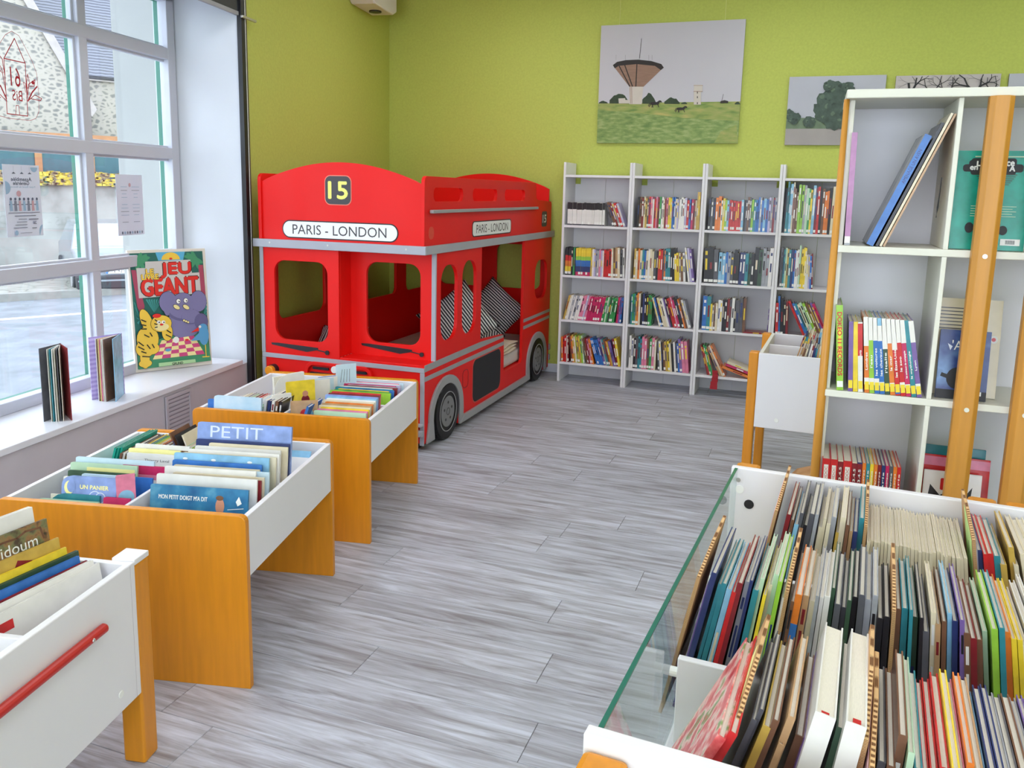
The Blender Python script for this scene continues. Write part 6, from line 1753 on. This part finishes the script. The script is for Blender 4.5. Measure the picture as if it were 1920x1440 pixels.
pr.disc(w * 0.62, h * 0.60, 0.014, 'ghost_pink'); pr.line([(w * 0.10, h * 0.45), (w * 0.90, h * 0.45)], 0.003, 'ghost_dark')
for i in range(7):
    x = 0.13 + i * 0.12
    pr.poly([(w * x - 0.008, h * 0.36), (w * x + 0.008, h * 0.36), (w * x + 0.006, h * 0.50), (w * x - 0.006, h * 0.50)], ('ghost_blue', 'ghost_pink', 'ghost_grey')[i % 3]); pr.disc(w * x, h * 0.525, 0.006, 'ghost_dark', 0.007)
pr.line([(w * 0.08, h * 0.335), (w * 0.94, h * 0.335)], 0.003, 'ghost_grey'); pr.line([(w * 0.2, h * 0.29), (w * 0.78, h * 0.29)], 0.003, 'ghost_dark')
for i in range(4):
    pr.line([(w * 0.46, h * (0.245 - 0.04 * i)), (w * (0.68 + 0.05 * i), h * (0.245 - 0.04 * i))], 0.003, 'ghost_grey')
pr.text('28', w * 0.24, h * 0.19, 0.02, 0.013, 'ghost_dark', 0.0004); pr.line([(w * 0.14, h * 0.24), (w * 0.40, h * 0.24)], 0.005, 'ghost_grey'); pr.line([(w * 0.2, h * 0.115), (w * 0.32, h * 0.115)], 0.004, 'ghost_grey'); pr.disc(w * 0.76, h * 0.055, 0.010, 'ghost_blue', 0.012)
pr.line([(w * 0.34, h * 0.05), (w * 0.66, h * 0.05)], 0.002, 'ghost_grey')
pr.build('notice_print', t)
t, pr, w, h = sheet('white list notice taped to the right window pane', 3.205, 2.980, 1.256, 1.590)
rr = random.Random(2)
pr.text('MENU', w * 0.5, h * 0.935, w * 0.36, 0.012, 'paper_back')
for cx in (0.28, 0.72):
    for i in range(11):
        if (i * 7 + int(cx * 10)) % 5:
            L_ = rr.uniform(0.07, 0.15)
            pr.line([(w * (cx - L_), h * (0.80 - 0.058 * i)), (w * (cx + L_), h * (0.80 - 0.058 * i))], 0.0024, ('ghost_blue', 'ghost_grey', 'ghost_blue')[i % 3])
pr.disc(w * 0.5, h * 0.83, 0.009, 'ghost_pink', 0.011)
for i in range(9):
    pr.disc(w * (0.10 + 0.095 * i), h * 0.045, 0.006, ('ghost_grey', 'ghost_blue', 'ghost_dark')[i % 3], 0.008)
pr.build('notice_print', t)
o = W(3.82, NG, 1.82)
t = thing('window_drawing', 'red line drawing of a house marked 61 Bis on the window pane', 'window decal', o)
pr = Print(W(0, NG - 0.0006, 0) - o, WU, UPZ, -WN, 0.0001)
for pts, wd in (([(3.844, 2.183), (3.914, 2.085), (3.790, 2.083), (3.844, 2.183)], 0.0045), ([(3.914, 2.085), (3.919, 1.843), (3.797, 1.843), (3.790, 2.083)], 0.004), ([(3.869, 1.845), (3.863, 1.885), (3.848, 1.886), (3.846, 1.845)], 0.003),
                ([(3.960, 2.10), (3.927, 2.152), (3.896, 2.19), (3.858, 2.212), (3.817, 2.2), (3.782, 2.151), (3.746, 2.096), (3.724, 2.047), (3.719, 1.942), (3.726, 1.87), (3.747, 1.837), (3.784, 1.824), (3.905, 1.823), (3.97, 1.83), (3.99, 1.90), (3.985, 2.02), (3.960, 2.10)], 0.002),
                ([(3.79, 1.912), (3.76, 1.955), (3.727, 1.985)], 0.007), ([(3.79, 1.912), (3.745, 1.945), (3.702, 1.932), (3.712, 1.922), (3.77, 1.925)], 0.0035), ([(3.79, 1.93), (3.778, 1.99), (3.737, 2.015), (3.745, 1.985), (3.775, 1.98)], 0.0035), ([(3.790, 1.94), (3.790, 2.0), (3.781, 2.035), (3.772, 1.995), (3.786, 1.97)], 0.0035), ([(3.80, 1.95), (3.81, 1.995), (3.798, 1.99), (3.795, 1.95)], 0.003),
                ([(3.918, 1.91), (3.945, 1.96), (3.975, 1.985)], 0.007), ([(3.918, 1.94), (3.93, 2.02), (3.96, 2.04), (3.94, 2.05), (3.925, 2.02)], 0.0035), ([(3.92, 1.90), (3.955, 1.925), (3.985, 1.92), (3.95, 1.91)], 0.0035), ([(3.916, 2.0), (3.925, 2.08), (3.945, 2.10)], 0.004)):
    pr.line(pts, wd, 'decal_red')
pr.text('61', 3.857, 2.012, 0.058, 0.085, 'decal_red'); pr.text('BiS', 3.853, 1.930, 0.060, 0.048, 'decal_red')
pr.disc(3.752, 2.0, 0.009, 'decal_red')
pr.build('drawing', t)
